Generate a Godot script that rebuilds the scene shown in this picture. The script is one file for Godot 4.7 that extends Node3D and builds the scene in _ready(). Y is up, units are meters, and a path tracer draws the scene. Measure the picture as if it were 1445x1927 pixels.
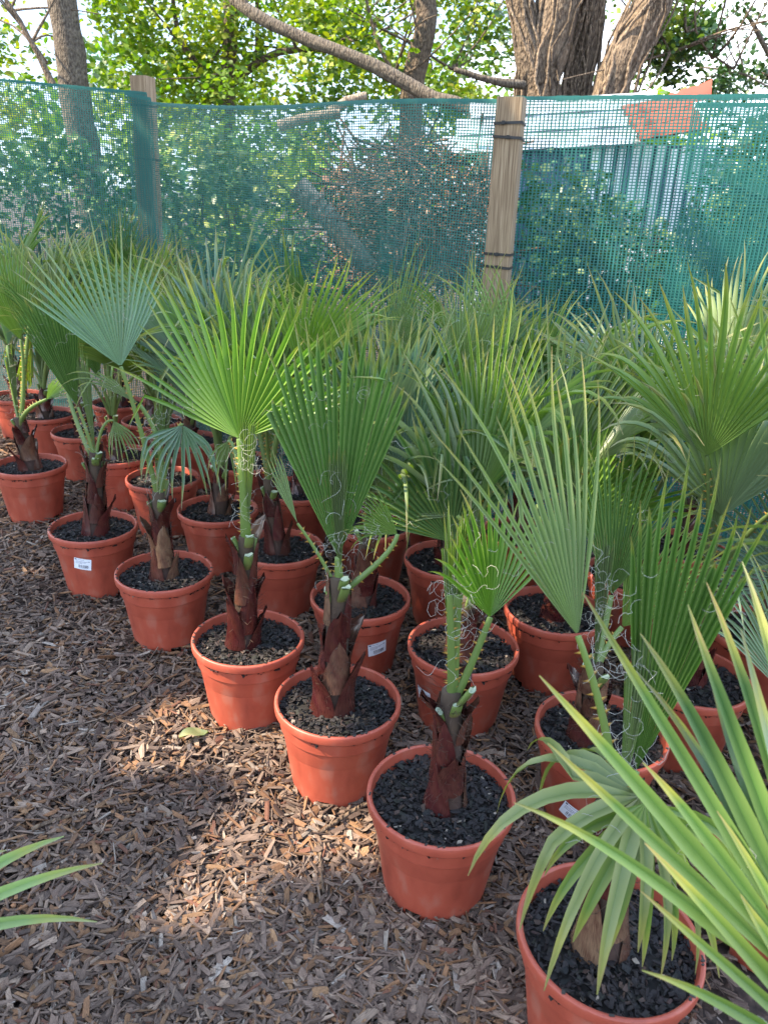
extends Node3D

# ------------------------------------------------------------------ camera numbers
const FPX := 1447.0            # focal length in pixels of the 1445 x 1927 photograph
const CAM_H := 1.34
const PITCH := -22.0
const ROLL := 2.5
var camera_basis := Basis(Vector3.RIGHT, deg_to_rad(PITCH)) * Basis(Vector3.BACK, deg_to_rad(ROLL))
var sun_from := Vector3(-0.80, 0.86, 0.16).normalized()   # towards the sun
var rng := RandomNumberGenerator.new()
var mats := {}
var names_used := {}

# a pixel of the photograph gives a direction, z the distance of the thing it belongs to
func px(x: float, y: float, z: float) -> Vector3:
	var d := camera_basis * Vector3((x - 722.5) / FPX, -(y - 963.5) / FPX, -1.0)
	return Vector3(0, CAM_H, 0) + d * (z / d.z)

func px_ground(x: float, y: float, h := 0.0) -> Vector3:
	var d := camera_basis * Vector3((x - 722.5) / FPX, -(y - 963.5) / FPX, -1.0)
	return Vector3(0, CAM_H, 0) + d * ((h - CAM_H) / d.y)

func rr(a: float, b: float) -> float:
	return rng.randf_range(a, b)

# ------------------------------------------------------------------ mesh builder
class Shape:
	var v := PackedVector3Array()
	var c := PackedColorArray()
	var uv := PackedVector2Array()
	var ix := PackedInt32Array()
	func p(at: Vector3, col: Color = Color.WHITE, t: Vector2 = Vector2.ZERO) -> int:
		v.append(at); c.append(col); uv.append(t)
		return v.size() - 1
	func tri(a: int, b: int, d: int) -> void:
		ix.append(a); ix.append(b); ix.append(d)
	func quad(a: int, b: int, d: int, e: int) -> void:
		ix.append(a); ix.append(b); ix.append(d); ix.append(a); ix.append(d); ix.append(e)
	func add(o: Shape, xf: Transform3D, tint: Color) -> void:
		var k := v.size()
		for i in o.v.size():
			v.append(xf * o.v[i]); c.append(o.c[i] * tint); uv.append(o.uv[i])
		for i in o.ix: ix.append(i + k)
	func mesh(m: Material) -> ArrayMesh:
		var n := PackedVector3Array()
		n.resize(v.size())
		for i in range(0, ix.size(), 3):
			var a := ix[i]; var b := ix[i + 1]; var d := ix[i + 2]
			var fn := (v[d] - v[a]).cross(v[b] - v[a])
			n[a] += fn; n[b] += fn; n[d] += fn
		for i in n.size():
			n[i] = n[i].normalized() if n[i].length_squared() > 1e-24 else Vector3.UP
		var arr := []
		arr.resize(Mesh.ARRAY_MAX)
		arr[Mesh.ARRAY_VERTEX] = v; arr[Mesh.ARRAY_NORMAL] = n; arr[Mesh.ARRAY_COLOR] = c
		arr[Mesh.ARRAY_TEX_UV] = uv; arr[Mesh.ARRAY_INDEX] = ix
		var am := ArrayMesh.new()
		am.add_surface_from_arrays(Mesh.PRIMITIVE_TRIANGLES, arr)
		am.surface_set_material(0, m)
		return am

func part(called: String, s: Shape, m: Material, parent: Node) -> MeshInstance3D:
	return part_mesh(called, s.mesh(m), parent)

func part_mesh(called: String, m: Mesh, parent: Node) -> MeshInstance3D:
	var o := MeshInstance3D.new()
	o.name = called; o.mesh = m
	parent.add_child(o, true)
	return o

func numbered(called: String) -> String:
	names_used[called] = names_used.get(called, -1) + 1
	return called if names_used[called] == 0 else "%s_%03d" % [called, names_used[called]]

func thing(called: String, label: String, category: String, at := Vector3.ZERO, group := "") -> Node3D:
	var o := Node3D.new()
	o.name = numbered(called)
	add_child(o); o.position = at
	tag(o, label, category, group)
	return o

func tag(o: Node, label: String, category: String, group := "", kind := "") -> void:
	o.set_meta("label", label); o.set_meta("category", category)
	if group: o.set_meta("group", group)
	if kind: o.set_meta("kind", kind)

# a swept tube; pts and radii of the same length, flat squeezes it along the second axis
func tube(s: Shape, pts: Array, rad: Array, col: Array, sides := 6, up := Vector3.UP, flat := 1.0, caps := true) -> void:
	var prev := -1
	var nrm := up
	for i in pts.size():
		var a: Vector3 = pts[max(i - 1, 0)]
		var b: Vector3 = pts[min(i + 1, pts.size() - 1)]
		var d := (b - a).normalized()
		nrm = (nrm - d * nrm.dot(d))
		if nrm.length() < 1e-4: nrm = d.cross(Vector3(0.3, 0.1, 0.9))
		nrm = nrm.normalized()
		var bi := d.cross(nrm)
		var first := s.v.size()
		for k in sides + 1:
			var t := TAU * k / sides
			s.p(pts[i] + (bi * cos(t) + nrm * (sin(t) * flat)) * rad[i], col[i], Vector2(float(k) / sides * TAU * rad[i], i * 0.1))
		if prev >= 0:
			for k in sides:
				s.quad(prev + k, first + k, first + k + 1, prev + k + 1)
		prev = first
	if caps:
		for e in [0, pts.size() - 1]:
			var start: int = s.v.size() - (sides + 1) * (pts.size() - e) if e == 0 else prev
			if e == 0: continue
			var cc := s.p(pts[e], col[e])
			for k in sides: s.tri(start + k, cc, start + k + 1)

func bezier(a: Vector3, b: Vector3, c: Vector3, n: int) -> Array:
	var out := []
	for i in n + 1:
		var t := float(i) / n
		out.append(a * (1 - t) * (1 - t) + b * 2 * t * (1 - t) + c * t * t)
	return out

func lin(a: float, b: float, n: int) -> Array:
	var out := []
	for i in n: out.append(lerpf(a, b, float(i) / maxf(n - 1, 1)))
	return out

func same(x, n: int) -> Array:
	var out := []
	out.resize(n); out.fill(x)
	return out

# ------------------------------------------------------------------ materials
func srgb(r: float, g: float, b: float) -> Color:
	return Color(r / 255.0, g / 255.0, b / 255.0)

func noise_tex(seed_: int, freq: float, ramp: Array, size := 512, oct := 5, stretch := Vector2.ONE) -> ImageTexture:
	var n := FastNoiseLite.new()
	n.seed = seed_; n.frequency = freq; n.fractal_octaves = oct
	n.noise_type = FastNoiseLite.TYPE_SIMPLEX_SMOOTH
	var img := Image.create(size, size, false, Image.FORMAT_RGB8)
	var g := Gradient.new()
	g.offsets = PackedFloat32Array(ramp.map(func(q): return q[0]))
	g.colors = PackedColorArray(ramp.map(func(q): return q[1]))
	for y in size:
		for x in size:
			# blended over the seam so that it tiles
			var u := float(x) / size; var w := float(y) / size
			var a := n.get_noise_2d(x * stretch.x, y * stretch.y)
			var b := n.get_noise_2d((x - size) * stretch.x, y * stretch.y)
			var c := n.get_noise_2d(x * stretch.x, (y - size) * stretch.y)
			var d := n.get_noise_2d((x - size) * stretch.x, (y - size) * stretch.y)
			var q := lerpf(lerpf(a, b, u), lerpf(c, d, u), w)
			img.set_pixel(x, y, g.sample(clampf(0.5 + q * 0.8, 0, 1)))
	return ImageTexture.create_from_image(img)

func mat(called: String, rough := 0.8, vertex := true) -> StandardMaterial3D:
	var m := StandardMaterial3D.new()
	m.resource_name = called; m.roughness = rough; m.vertex_color_use_as_albedo = vertex
	mats[called] = m
	return m

func make_materials() -> void:
	var m := mat("leaf", 0.36)
	m.metallic_specular = 0.5
	m.backlight_enabled = true; m.backlight = Color(0.75, 0.85, 0.30)
	m = mat("petiole", 0.45)
	m = mat("thread", 0.8)
	m = mat("sheath", 0.24)
	m.albedo_texture = noise_tex(5, 0.03, [[0.0, Color(0.55, 0.5, 0.5)], [0.5, Color(0.85, 0.85, 0.85)], [1.0, Color.WHITE]], 256, 4, Vector2(4, 0.4))
	m.uv1_scale = Vector3(3, 3, 1)
	m = mat("fibre", 0.9)
	m = mat("tree_leaf", 0.5)
	m.backlight_enabled = true; m.backlight = Color(0.95, 1.0, 0.35)
	m = mat("ivy_leaf", 0.42)
	m.backlight_enabled = true; m.backlight = Color(0.5, 0.6, 0.25)
	m = mat("bark", 0.9)
	m.albedo_texture = noise_tex(7, 0.02, [[0.0, Color(0.22, 0.19, 0.17)], [0.35, Color(0.50, 0.46, 0.42)], [0.6, Color(0.74, 0.70, 0.64)], [1.0, Color(1, 0.98, 0.9)]], 512, 6, Vector2(2.4, 0.8))
	m.uv1_triplanar = true; m.uv1_scale = Vector3(2.2, 2.2, 2.2)
	m.heightmap_enabled = true; m.heightmap_texture = m.albedo_texture; m.heightmap_scale = 3.0
	m = mat("chip", 0.85)
	m.albedo_texture = noise_tex(9, 0.05, [[0.0, Color(0.42, 0.40, 0.38)], [0.5, Color(0.80, 0.79, 0.78)], [1.0, Color.WHITE]], 256, 4, Vector2(0.35, 3.0))
	m = mat("soil_chip", 0.75)
	m = mat("net", 0.5)
	m.backlight_enabled = true; m.backlight = Color(0.45, 0.75, 0.7)
	m = mat("post", 0.85)
	m.albedo_texture = noise_tex(11, 0.02, [[0.0, Color(0.45, 0.36, 0.27)], [0.45, Color(0.63, 0.53, 0.41)], [0.7, Color(0.73, 0.63, 0.50)], [1.0, Color(0.78, 0.69, 0.56)]], 512, 5, Vector2(3.0, 0.35))
	m.uv1_scale = Vector3(4, 1.2, 1)
	m = mat("plastic_black", 0.5)
	# terracotta coloured plastic with dust and water marks
	m = mat("pot", 0.42, false)
	m.albedo_texture = noise_tex(13, 0.012, [[0.0, srgb(132, 58, 42)], [0.40, srgb(154, 71, 53)], [0.6, srgb(159, 75, 56)], [0.72, srgb(160, 84, 66)], [1.0, srgb(160, 100, 84)]], 512, 6)
	m.uv1_scale = Vector3(2, 1, 1)
	m.roughness_texture = noise_tex(14, 0.03, [[0.0, Color(0.75, 0.75, 0.75)], [1.0, Color(1, 1, 1)]], 256, 4)
	m.roughness = 0.55
	m = mat("soil", 0.8, false)
	m.albedo_texture = noise_tex(15, 0.06, [[0.0, Color(0.05, 0.04, 0.037)], [0.6, Color(0.11, 0.09, 0.08)], [1.0, Color(0.17, 0.13, 0.11)]], 256, 5)
	m.uv1_triplanar = true; m.uv1_scale = Vector3(6, 6, 6)
	m = mat("ground", 0.95, false)
	m.albedo_texture = noise_tex(17, 0.03, [[0.0, Color(0.13, 0.10, 0.085)], [0.5, Color(0.24, 0.19, 0.16)], [0.75, Color(0.34, 0.27, 0.23)], [1.0, Color(0.42, 0.34, 0.28)]], 512, 6)
	m.uv1_triplanar = true; m.uv1_world_triplanar = true; m.uv1_scale = Vector3(1.7, 1.7, 1.7)
	m.heightmap_enabled = true; m.heightmap_texture = m.albedo_texture; m.heightmap_scale = 2.0
	m = mat("metal_sheet", 0.42)
	m.metallic = 0.35
	m.albedo_texture = noise_tex(19, 0.02, [[0.0, Color(0.62, 0.60, 0.58)], [0.5, Color(0.84, 0.85, 0.87)], [1.0, Color(0.95, 0.96, 0.98)]], 256, 5)
	m = mat("rust", 0.85)
	m.albedo_texture = noise_tex(21, 0.03, [[0.0, Color(0.55, 0.4, 0.35)], [0.5, Color(0.9, 0.85, 0.8)], [1.0, Color(1, 1, 1)]], 256, 5)
	m = mat("sticker", 0.4, false)
	m.albedo_texture = sticker_print()

# the print on a price label: a small dark mark, rows of grey print, a bar code
func sticker_print() -> ImageTexture:
	var img := Image.create(256, 192, false, Image.FORMAT_RGB8)
	img.fill(srgb(226, 232, 240))
	var r := RandomNumberGenerator.new()
	r.seed = 4
	img.fill_rect(Rect2i(14, 12, 26, 20), srgb(50, 55, 85))
	var x := 48
	while x < 150:
		var w := r.randi_range(4, 12)
		img.fill_rect(Rect2i(x, 18, w, 8), srgb(120, 126, 145)); x += w + 4
	for row in 3:
		x = 26
		while x < [200, 170, 120][row]:
			var w := r.randi_range(5, 16)
			img.fill_rect(Rect2i(x, 48 + row * 18, w, 9), srgb(130, 136, 155)); x += w + 5
	img.fill_rect(Rect2i(206, 40, 30, 10), srgb(120, 126, 150))
	x = 70
	while x < 216:
		var w := r.randi_range(2, 6)
		img.fill_rect(Rect2i(x, 112, w, 50), srgb(45, 48, 65)); x += w + r.randi_range(2, 6)
	x = 80
	while x < 200:
		img.fill_rect(Rect2i(x, 168, 6, 8), srgb(95, 100, 120)); x += 11
	return ImageTexture.create_from_image(img)

# ------------------------------------------------------------------ light and camera
func make_view() -> void:
	var cam := Camera3D.new()
	cam.name = "camera"
	add_child(cam)
	cam.transform = Transform3D(camera_basis, Vector3(0, CAM_H, 0))
	cam.fov = rad_to_deg(2.0 * atan(963.5 / FPX))
	cam.near = 0.05; cam.far = 400.0
	var at := CameraAttributesPhysical.new()
	at.frustum_focal_length = 12.0 * FPX / 963.5
	at.frustum_focus_distance = 1.9
	at.frustum_near = 0.05; at.frustum_far = 400.0
	at.exposure_aperture = 5.6
	cam.attributes = at
	cam.current = true
	var e := Environment.new()
	e.background_mode = Environment.BG_SKY
	e.tonemap_mode = Environment.TONE_MAPPER_LINEAR
	e.tonemap_exposure = 3.4
	e.sdfgi_enabled = true; e.ssao_enabled = true; e.ssil_enabled = true
	var sm := ProceduralSkyMaterial.new()
	sm.sky_top_color = srgb(104, 152, 210)
	sm.sky_horizon_color = srgb(206, 222, 238)
	sm.sky_curve = 0.2
	sm.ground_bottom_color = srgb(70, 62, 50); sm.ground_horizon_color = srgb(120, 118, 108)
	sm.sky_energy_multiplier = 1.0
	sm.sky_cover = clouds()
	sm.sky_cover_modulate = Color(1, 0.985, 0.96, 0.92)
	var sky := Sky.new()
	sky.sky_material = sm
	e.sky = sky
	var we := WorldEnvironment.new()
	we.name = "environment"
	we.environment = e
	add_child(we)
	var sun := DirectionalLight3D.new()
	sun.name = "sun"
	sun.light_energy = 1.6
	sun.light_color = Color(1.0, 0.93, 0.82)
	sun.light_angular_distance = 0.53
	sun.shadow_enabled = true
	add_child(sun)
	sun.look_at_from_position(sun_from * 30.0, Vector3.ZERO, Vector3.UP)

func clouds() -> ImageTexture:
	var n := FastNoiseLite.new()
	n.seed = 31; n.frequency = 1.6; n.fractal_octaves = 5
	var img := Image.create(512, 256, false, Image.FORMAT_RGBA8)
	for y in 256:
		var th := PI * (y + 0.5) / 256
		for x in 512:
			var ph := TAU * (x + 0.5) / 512
			var d := Vector3(sin(th) * cos(ph), cos(th) * 1.6, sin(th) * sin(ph))
			var q := clampf((n.get_noise_3dv(d) + 0.16) * 2.6, 0, 1)
			img.set_pixel(x, y, Color(1, 1, 1, q))
	return ImageTexture.create_from_image(img)

# ------------------------------------------------------------------ wood chips
var chip_shapes: Array = []

func make_chip_shapes() -> void:
	for kind in 6:
		var s := Shape.new()
		var sides: int = [4, 5, 4, 6, 4, 5][kind]
		var rings := 4
		# flat shaded: every face has corners of its own
		var pts := []
		for r in rings:
			var t := float(r) / (rings - 1) - 0.5
			var ring := []
			var taper := 1.0 - 0.22 * absf(t * 2.0) * rr(0.3, 1.0)
			for k in sides:
				var a := TAU * (k + 0.5) / sides
				ring.append(Vector3(t + (rr(-0.12, 0.12) if r in [0, rings - 1] else 0.0), sin(a) * 0.5 * taper * rr(0.8, 1.1), cos(a) * 0.62 * taper * rr(0.85, 1.1)) + Vector3(0, rr(-0.05, 0.05), rr(-0.08, 0.08)))
			pts.append(ring)
		for r in rings - 1:
			for k in sides:
				var k2 := (k + 1) % sides
				var a := s.p(pts[r][k], Color.WHITE, Vector2(r * 0.3, k * 0.2)); var b := s.p(pts[r + 1][k], Color.WHITE, Vector2(r * 0.3 + 0.3, k * 0.2))
				var c := s.p(pts[r + 1][k2], Color.WHITE, Vector2(r * 0.3 + 0.3, k * 0.2 + 0.2)); var d := s.p(pts[r][k2], Color.WHITE, Vector2(r * 0.3, k * 0.2 + 0.2))
				s.quad(a, b, c, d)
		for e in [0, rings - 1]:
			var c := Vector3.ZERO
			for q in pts[e]: c += q
			c /= sides
			for k in sides:
				var a := s.p(pts[e][k]); var b := s.p(c); var d := s.p(pts[e][(k + 1) % sides])
				if e == 0: s.tri(a, d, b)
				else: s.tri(a, b, d)
		chip_shapes.append(s)

func chip_colour() -> Color:
	var q := rng.randf()
	var k := rr(0.75, 1.25)
	if q < 0.50: return Color(0.215, 0.148, 0.112) * k
	if q < 0.70: return Color(0.12, 0.078, 0.058) * k
	if q < 0.84: return Color(0.34, 0.245, 0.18) * k
	if q < 0.92: return Color(0.30, 0.17, 0.085) * k
	if q < 0.96: return Color(0.20, 0.085, 0.05) * k
	return Color(0.38, 0.32, 0.27) * k

func make_ground() -> void:
	var s := Shape.new()
	var n := FastNoiseLite.new()
	n.seed = 3; n.frequency = 0.9; n.fractal_octaves = 4
	# fine grid near the camera, a wide sheet beyond
	var xs := []
	var zs := []
	for i in 49: xs.append(-6.0 + i * 0.25)
	for i in 49: zs.append(3.0 - i * 0.25)
	xs.push_front(-200.0); xs.append(200.0); zs.push_front(60.0); zs.append(-300.0)
	var h := func(x, z): return n.get_noise_2d(x, z) * 0.012 - 0.012
	for z in zs:
		for x in xs: s.p(Vector3(x, h.call(x, z), z))
	for j in zs.size() - 1:
		for i in xs.size() - 1:
			var a := j * xs.size() + i
			s.quad(a, a + xs.size(), a + xs.size() + 1, a + 1)
	var g := part("ground", s, mats.ground, self)
	g.set_meta("kind", "structure")
	g.set_meta("label", "brown earth under the bark mulch"); g.set_meta("category", "ground")
	# the mulch: chips lying over one another
	var mulch := Node3D.new()
	mulch.name = "wood_chip_mulch"
	add_child(mulch)
	tag(mulch, "brown wood chip mulch covering the ground around the pots", "mulch", "", "stuff")
	var patch := FastNoiseLite.new()
	patch.seed = 77; patch.frequency = 1.4; patch.fractal_octaves = 3
	var sets := []
	for k in chip_shapes.size(): sets.append([])
	var tries := 90000
	for i in tries:
		# denser towards the camera
		var depth := 0.55 + pow(rng.randf(), 1.5) * 4.4
		var x := rr(-0.62, 0.62) * depth + rr(-0.25, 0.1)
		var z := -depth
		if x < 0 and z < -4.6: continue
		var big := patch.get_noise_2d(x, z)
		var len := (0.012 + 0.046 * pow(rng.randf(), 1.5)) * (1.0 + 0.25 * big)
		if rng.randf() < 0.06: len *= 1.45
		if depth > 2.6: len *= 1.15
		var wide := minf(0.0028 + 0.0125 * pow(rng.randf(), 1.8), len * 0.6)
		var thick := rr(0.002, 0.006)
		var b := Basis(Vector3.UP, rr(0, TAU)) * Basis(Vector3.BACK, rng.randfn(0.0, 0.26)) * Basis(Vector3.RIGHT, rng.randfn(0.0, 0.5))
		b = b * Basis.from_scale(Vector3(len, thick, wide))
		var c := chip_colour()
		if rng.randf() < 0.14: c = Color(0.30, 0.155, 0.075) * rr(0.6, 1.2)
		c = c * (1.0 + 0.35 * big)
		c.a = 1.0
		sets[rng.randi() % sets.size()].append([Transform3D(b, Vector3(x, rr(-0.006, 0.018), z)), c])
	for k in sets.size():
		var mm := MultiMesh.new()
		mm.transform_format = MultiMesh.TRANSFORM_3D
		mm.use_colors = true
		mm.mesh = chip_shapes[k].mesh(mats.chip)
		mm.instance_count = sets[k].size()
		for i in sets[k].size():
			mm.set_instance_transform(i, sets[k][i][0]); mm.set_instance_color(i, sets[k][i][1])
		var o := MultiMeshInstance3D.new()
		o.name = "chips"; o.multimesh = mm
		o.set_meta("kind", "stuff")
		mulch.add_child(o, true)
	# sticks and larger splinters lying on the mulch
	var sticks := [[[735, 1490], [600, 1570], 0.007, "bent grey stick lying on the mulch in front of a sunlit pot"],
		[[150, 1075], [290, 1120], 0.004, "thin pale twig lying beside the pot with a price label"],
		[[1140, 1760], [1165, 1880], 0.005, "short straight twig lying beside the foremost pot"],
		[[70, 1370], [105, 1450], 0.004, "pale straight stalk lying alone on the open mulch"],
		[[215, 1330], [150, 1395], 0.004, "thin brown twig crossing the open mulch"],
		[[290, 1250], [330, 1160], 0.003, "dry grass stalk leaning by the second pot"],
		[[600, 1590], [610, 1680], 0.005, "short brown stick pointing at the open path"],
		[[60, 1560], [160, 1530], 0.005, "grey weathered splinter lying near drooping leaf tips"]]
	for q in sticks:
		var a := px_ground(q[0][0], q[0][1], 0.018); var b := px_ground(q[1][0], q[1][1], 0.018)
		var sh := Shape.new()
		var mid := (a + b) * 0.5 + Vector3(rr(-0.01, 0.01), 0.004, rr(-0.015, 0.015))
		var pts := bezier(Vector3.ZERO, mid - a, b - a, 7)
		for i in pts.size(): pts[i] += Vector3(rr(-1, 1), 0, rr(-1, 1)) * 0.0025
		var rad := lin(q[2], q[2] * 0.6, 8)
		tube(sh, pts, rad, same(Color(0.26, 0.20, 0.155) * rr(0.8, 1.2), 8), 6)
		var o := part("twig", sh, mats.bark, self)
		o.name = numbered("twig")
		o.position = a
		tag(o, q[3], "twig", "twigs lying on the mulch")

	var lf := Shape.new()
	for i in 7:
		var t := i / 6.0
		for k in 3: lf.p(Vector3((t - 0.5) * 0.075, 0.004 + 0.008 * sin(t * 5.0) + 0.006 * absf(k - 1) + rr(0, 0.003), (k - 1) * 0.020 * sin(t * 2.9 + 0.15) + rr(-0.002, 0.002)), Color(0.16, 0.22, 0.10).lerp(Color(0.34, 0.33, 0.17), rng.randf()))
	for i in 6:
		for k in 2: lf.quad(i * 3 + k, i * 3 + k + 1, i * 3 + k + 4, i * 3 + k + 3)
	var fl := part("fallen_leaf", lf, mats.leaf, self)
	fl.position = px_ground(365, 1385, 0.02); fl.rotation.y = 0.5
	tag(fl, "crumpled pale green leaf lying on the mulch before the pots", "leaf")

# ------------------------------------------------------------------ pots
var pot_mesh: ArrayMesh
var soil_meshes: Array = []
var soil_chip_meshes: Array = []

func make_pot_meshes() -> void:
	var s := Shape.new()
	var prof := [[0.1065, 0.0], [0.1085, 0.013], [0.1095, 0.02], [0.1318, 0.1755], [0.1335, 0.1770], [0.1368, 0.1778], [0.1376, 0.1795], [0.1405, 0.2130], [0.1415, 0.2155], [0.1480, 0.2165], [0.1500, 0.2195], [0.1506, 0.2300], [0.1500, 0.2365], [0.1485, 0.2392], [0.1455, 0.2400], [0.1425, 0.2392], [0.1405, 0.2370], [0.1360, 0.19], [0.105, 0.016], [0.0, 0.016]]
	var seg := 64
	for i in prof.size():
		for k in seg + 1:
			var a := TAU * k / seg
			s.p(Vector3(cos(a) * prof[i][0], prof[i][1], sin(a) * prof[i][0]), Color.WHITE, Vector2(float(k) / seg, 1.0 - prof[i][1] * 1.2))
	for i in prof.size() - 1:
		for k in seg:
			if i < 2 and k % 13 < 3: continue       # drain notches in the foot
			var a := i * (seg + 1) + k
			s.quad(a, a + 1, a + seg + 2, a + seg + 1)
	pot_mesh = s.mesh(mats.pot)
	for kind in 3:
		var d := Shape.new()
		var n := FastNoiseLite.new()
		n.seed = 100 + kind; n.frequency = 14.0
		var rings := 9
		var sg := 36
		for i in rings:
			var r := 0.139 * i / (rings - 1)
			for k in sg + 1:
				var a := TAU * (k % sg) / sg
				var p := Vector3(cos(a) * r, 0, sin(a) * r)
				p.y = 0.205 + 0.010 * (1.0 - i / 8.0) + n.get_noise_2d(p.x, p.z) * 0.006
				d.p(p)
		for i in rings - 1:
			for k in sg:
				var a := i * (sg + 1) + k
				d.quad(a, a + 1, a + sg + 2, a + sg + 1)
		soil_meshes.append(d.mesh(mats.soil))
		var ch := Shape.new()
		for i in 1250:
			var r := 0.141 * sqrt(rng.randf()); var a := rr(0, TAU)
			var len := rr(0.005, 0.015)
			if rng.randf() < 0.06: len *= 1.4
			var b := Basis(Vector3.UP, rr(0, TAU)) * Basis(Vector3.BACK, rng.randfn(0, 0.35)) * Basis(Vector3.RIGHT, rng.randfn(0, 0.4)) * Basis.from_scale(Vector3(len * 1.15, rr(0.0012, 0.0035), minf(len * 0.75, rr(0.003, 0.011))))
			var c := Color(0.011, 0.008, 0.0075) * rr(0.5, 1.7)
			if rng.randf() < 0.07: c = Color(0.06, 0.034, 0.025) * rr(0.5, 1.3)
			if rng.randf() < 0.008: c = Color(0.25, 0.20, 0.16); 
			c.a = 1
			ch.add(chip_shapes[rng.randi() % 6], Transform3D(b, Vector3(cos(a) * r, 0.212 + 0.010 * (1.0 - r / 0.14) + rr(-0.003, 0.006), sin(a) * r)), c)
		# crumbs that lie on the rim
		for i in 16:
			var a := rr(0, TAU)
			var b := Basis(Vector3.UP, rr(0, TAU)) * Basis.from_scale(Vector3(rr(0.004, 0.009), 0.003, rr(0.003, 0.006)))
			ch.add(chip_shapes[rng.randi() % 6], Transform3D(b, Vector3(cos(a) * 0.1445, 0.2408, sin(a) * 0.1445)), Color(0.03, 0.024, 0.022))
		soil_chip_meshes.append(ch.mesh(mats.soil_chip))

func add_sticker(pot: Node3D, azimuth: float, y: float, tilt: float) -> void:
	# a label of 64 x 48 mm that follows the round wall
	var s := Shape.new()
	var nx := 8
	for j in 3:
		for i in nx + 1:
			var u := float(i) / nx - 0.5; var w := float(j) / 2 - 0.5
			var x := u * 0.058; var dy := w * 0.044
			var rx := x * cos(tilt) - dy * sin(tilt); var ry := x * sin(tilt) + dy * cos(tilt)
			var yy := y + ry
			var r := 0.1095 + (yy - 0.02) * 0.1507 + 0.0012
			var a := azimuth - rx / r
			s.p(Vector3(cos(a) * r, yy, sin(a) * r), Color.WHITE, Vector2(u + 0.5, 0.5 - w))
	for j in 2:
		for i in nx:
			var a := j * (nx + 1) + i
			s.quad(a, a + nx + 1, a + nx + 2, a + 1)
	part("price_label", s, mats.sticker, pot)

# ------------------------------------------------------------------ palms
const TINTS := {
	"dark": [Color(0.066, 0.145, 0.042), Color(0.150, 0.235, 0.070)],
	"green": [Color(0.102, 0.190, 0.042), Color(0.210, 0.290, 0.070)],
	"bright": [Color(0.100, 0.215, 0.032), Color(0.180, 0.295, 0.052)],
	"blue": [Color(0.130, 0.215, 0.165), Color(0.205, 0.290, 0.210)],
	"grey": [Color(0.155, 0.220, 0.110), Color(0.255, 0.315, 0.150)],
	"pale": [Color(0.165, 0.265, 0.100), Color(0.250, 0.340, 0.140)],
	"olive": [Color(0.140, 0.185, 0.060), Color(0.225, 0.250, 0.090)],
}

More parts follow.
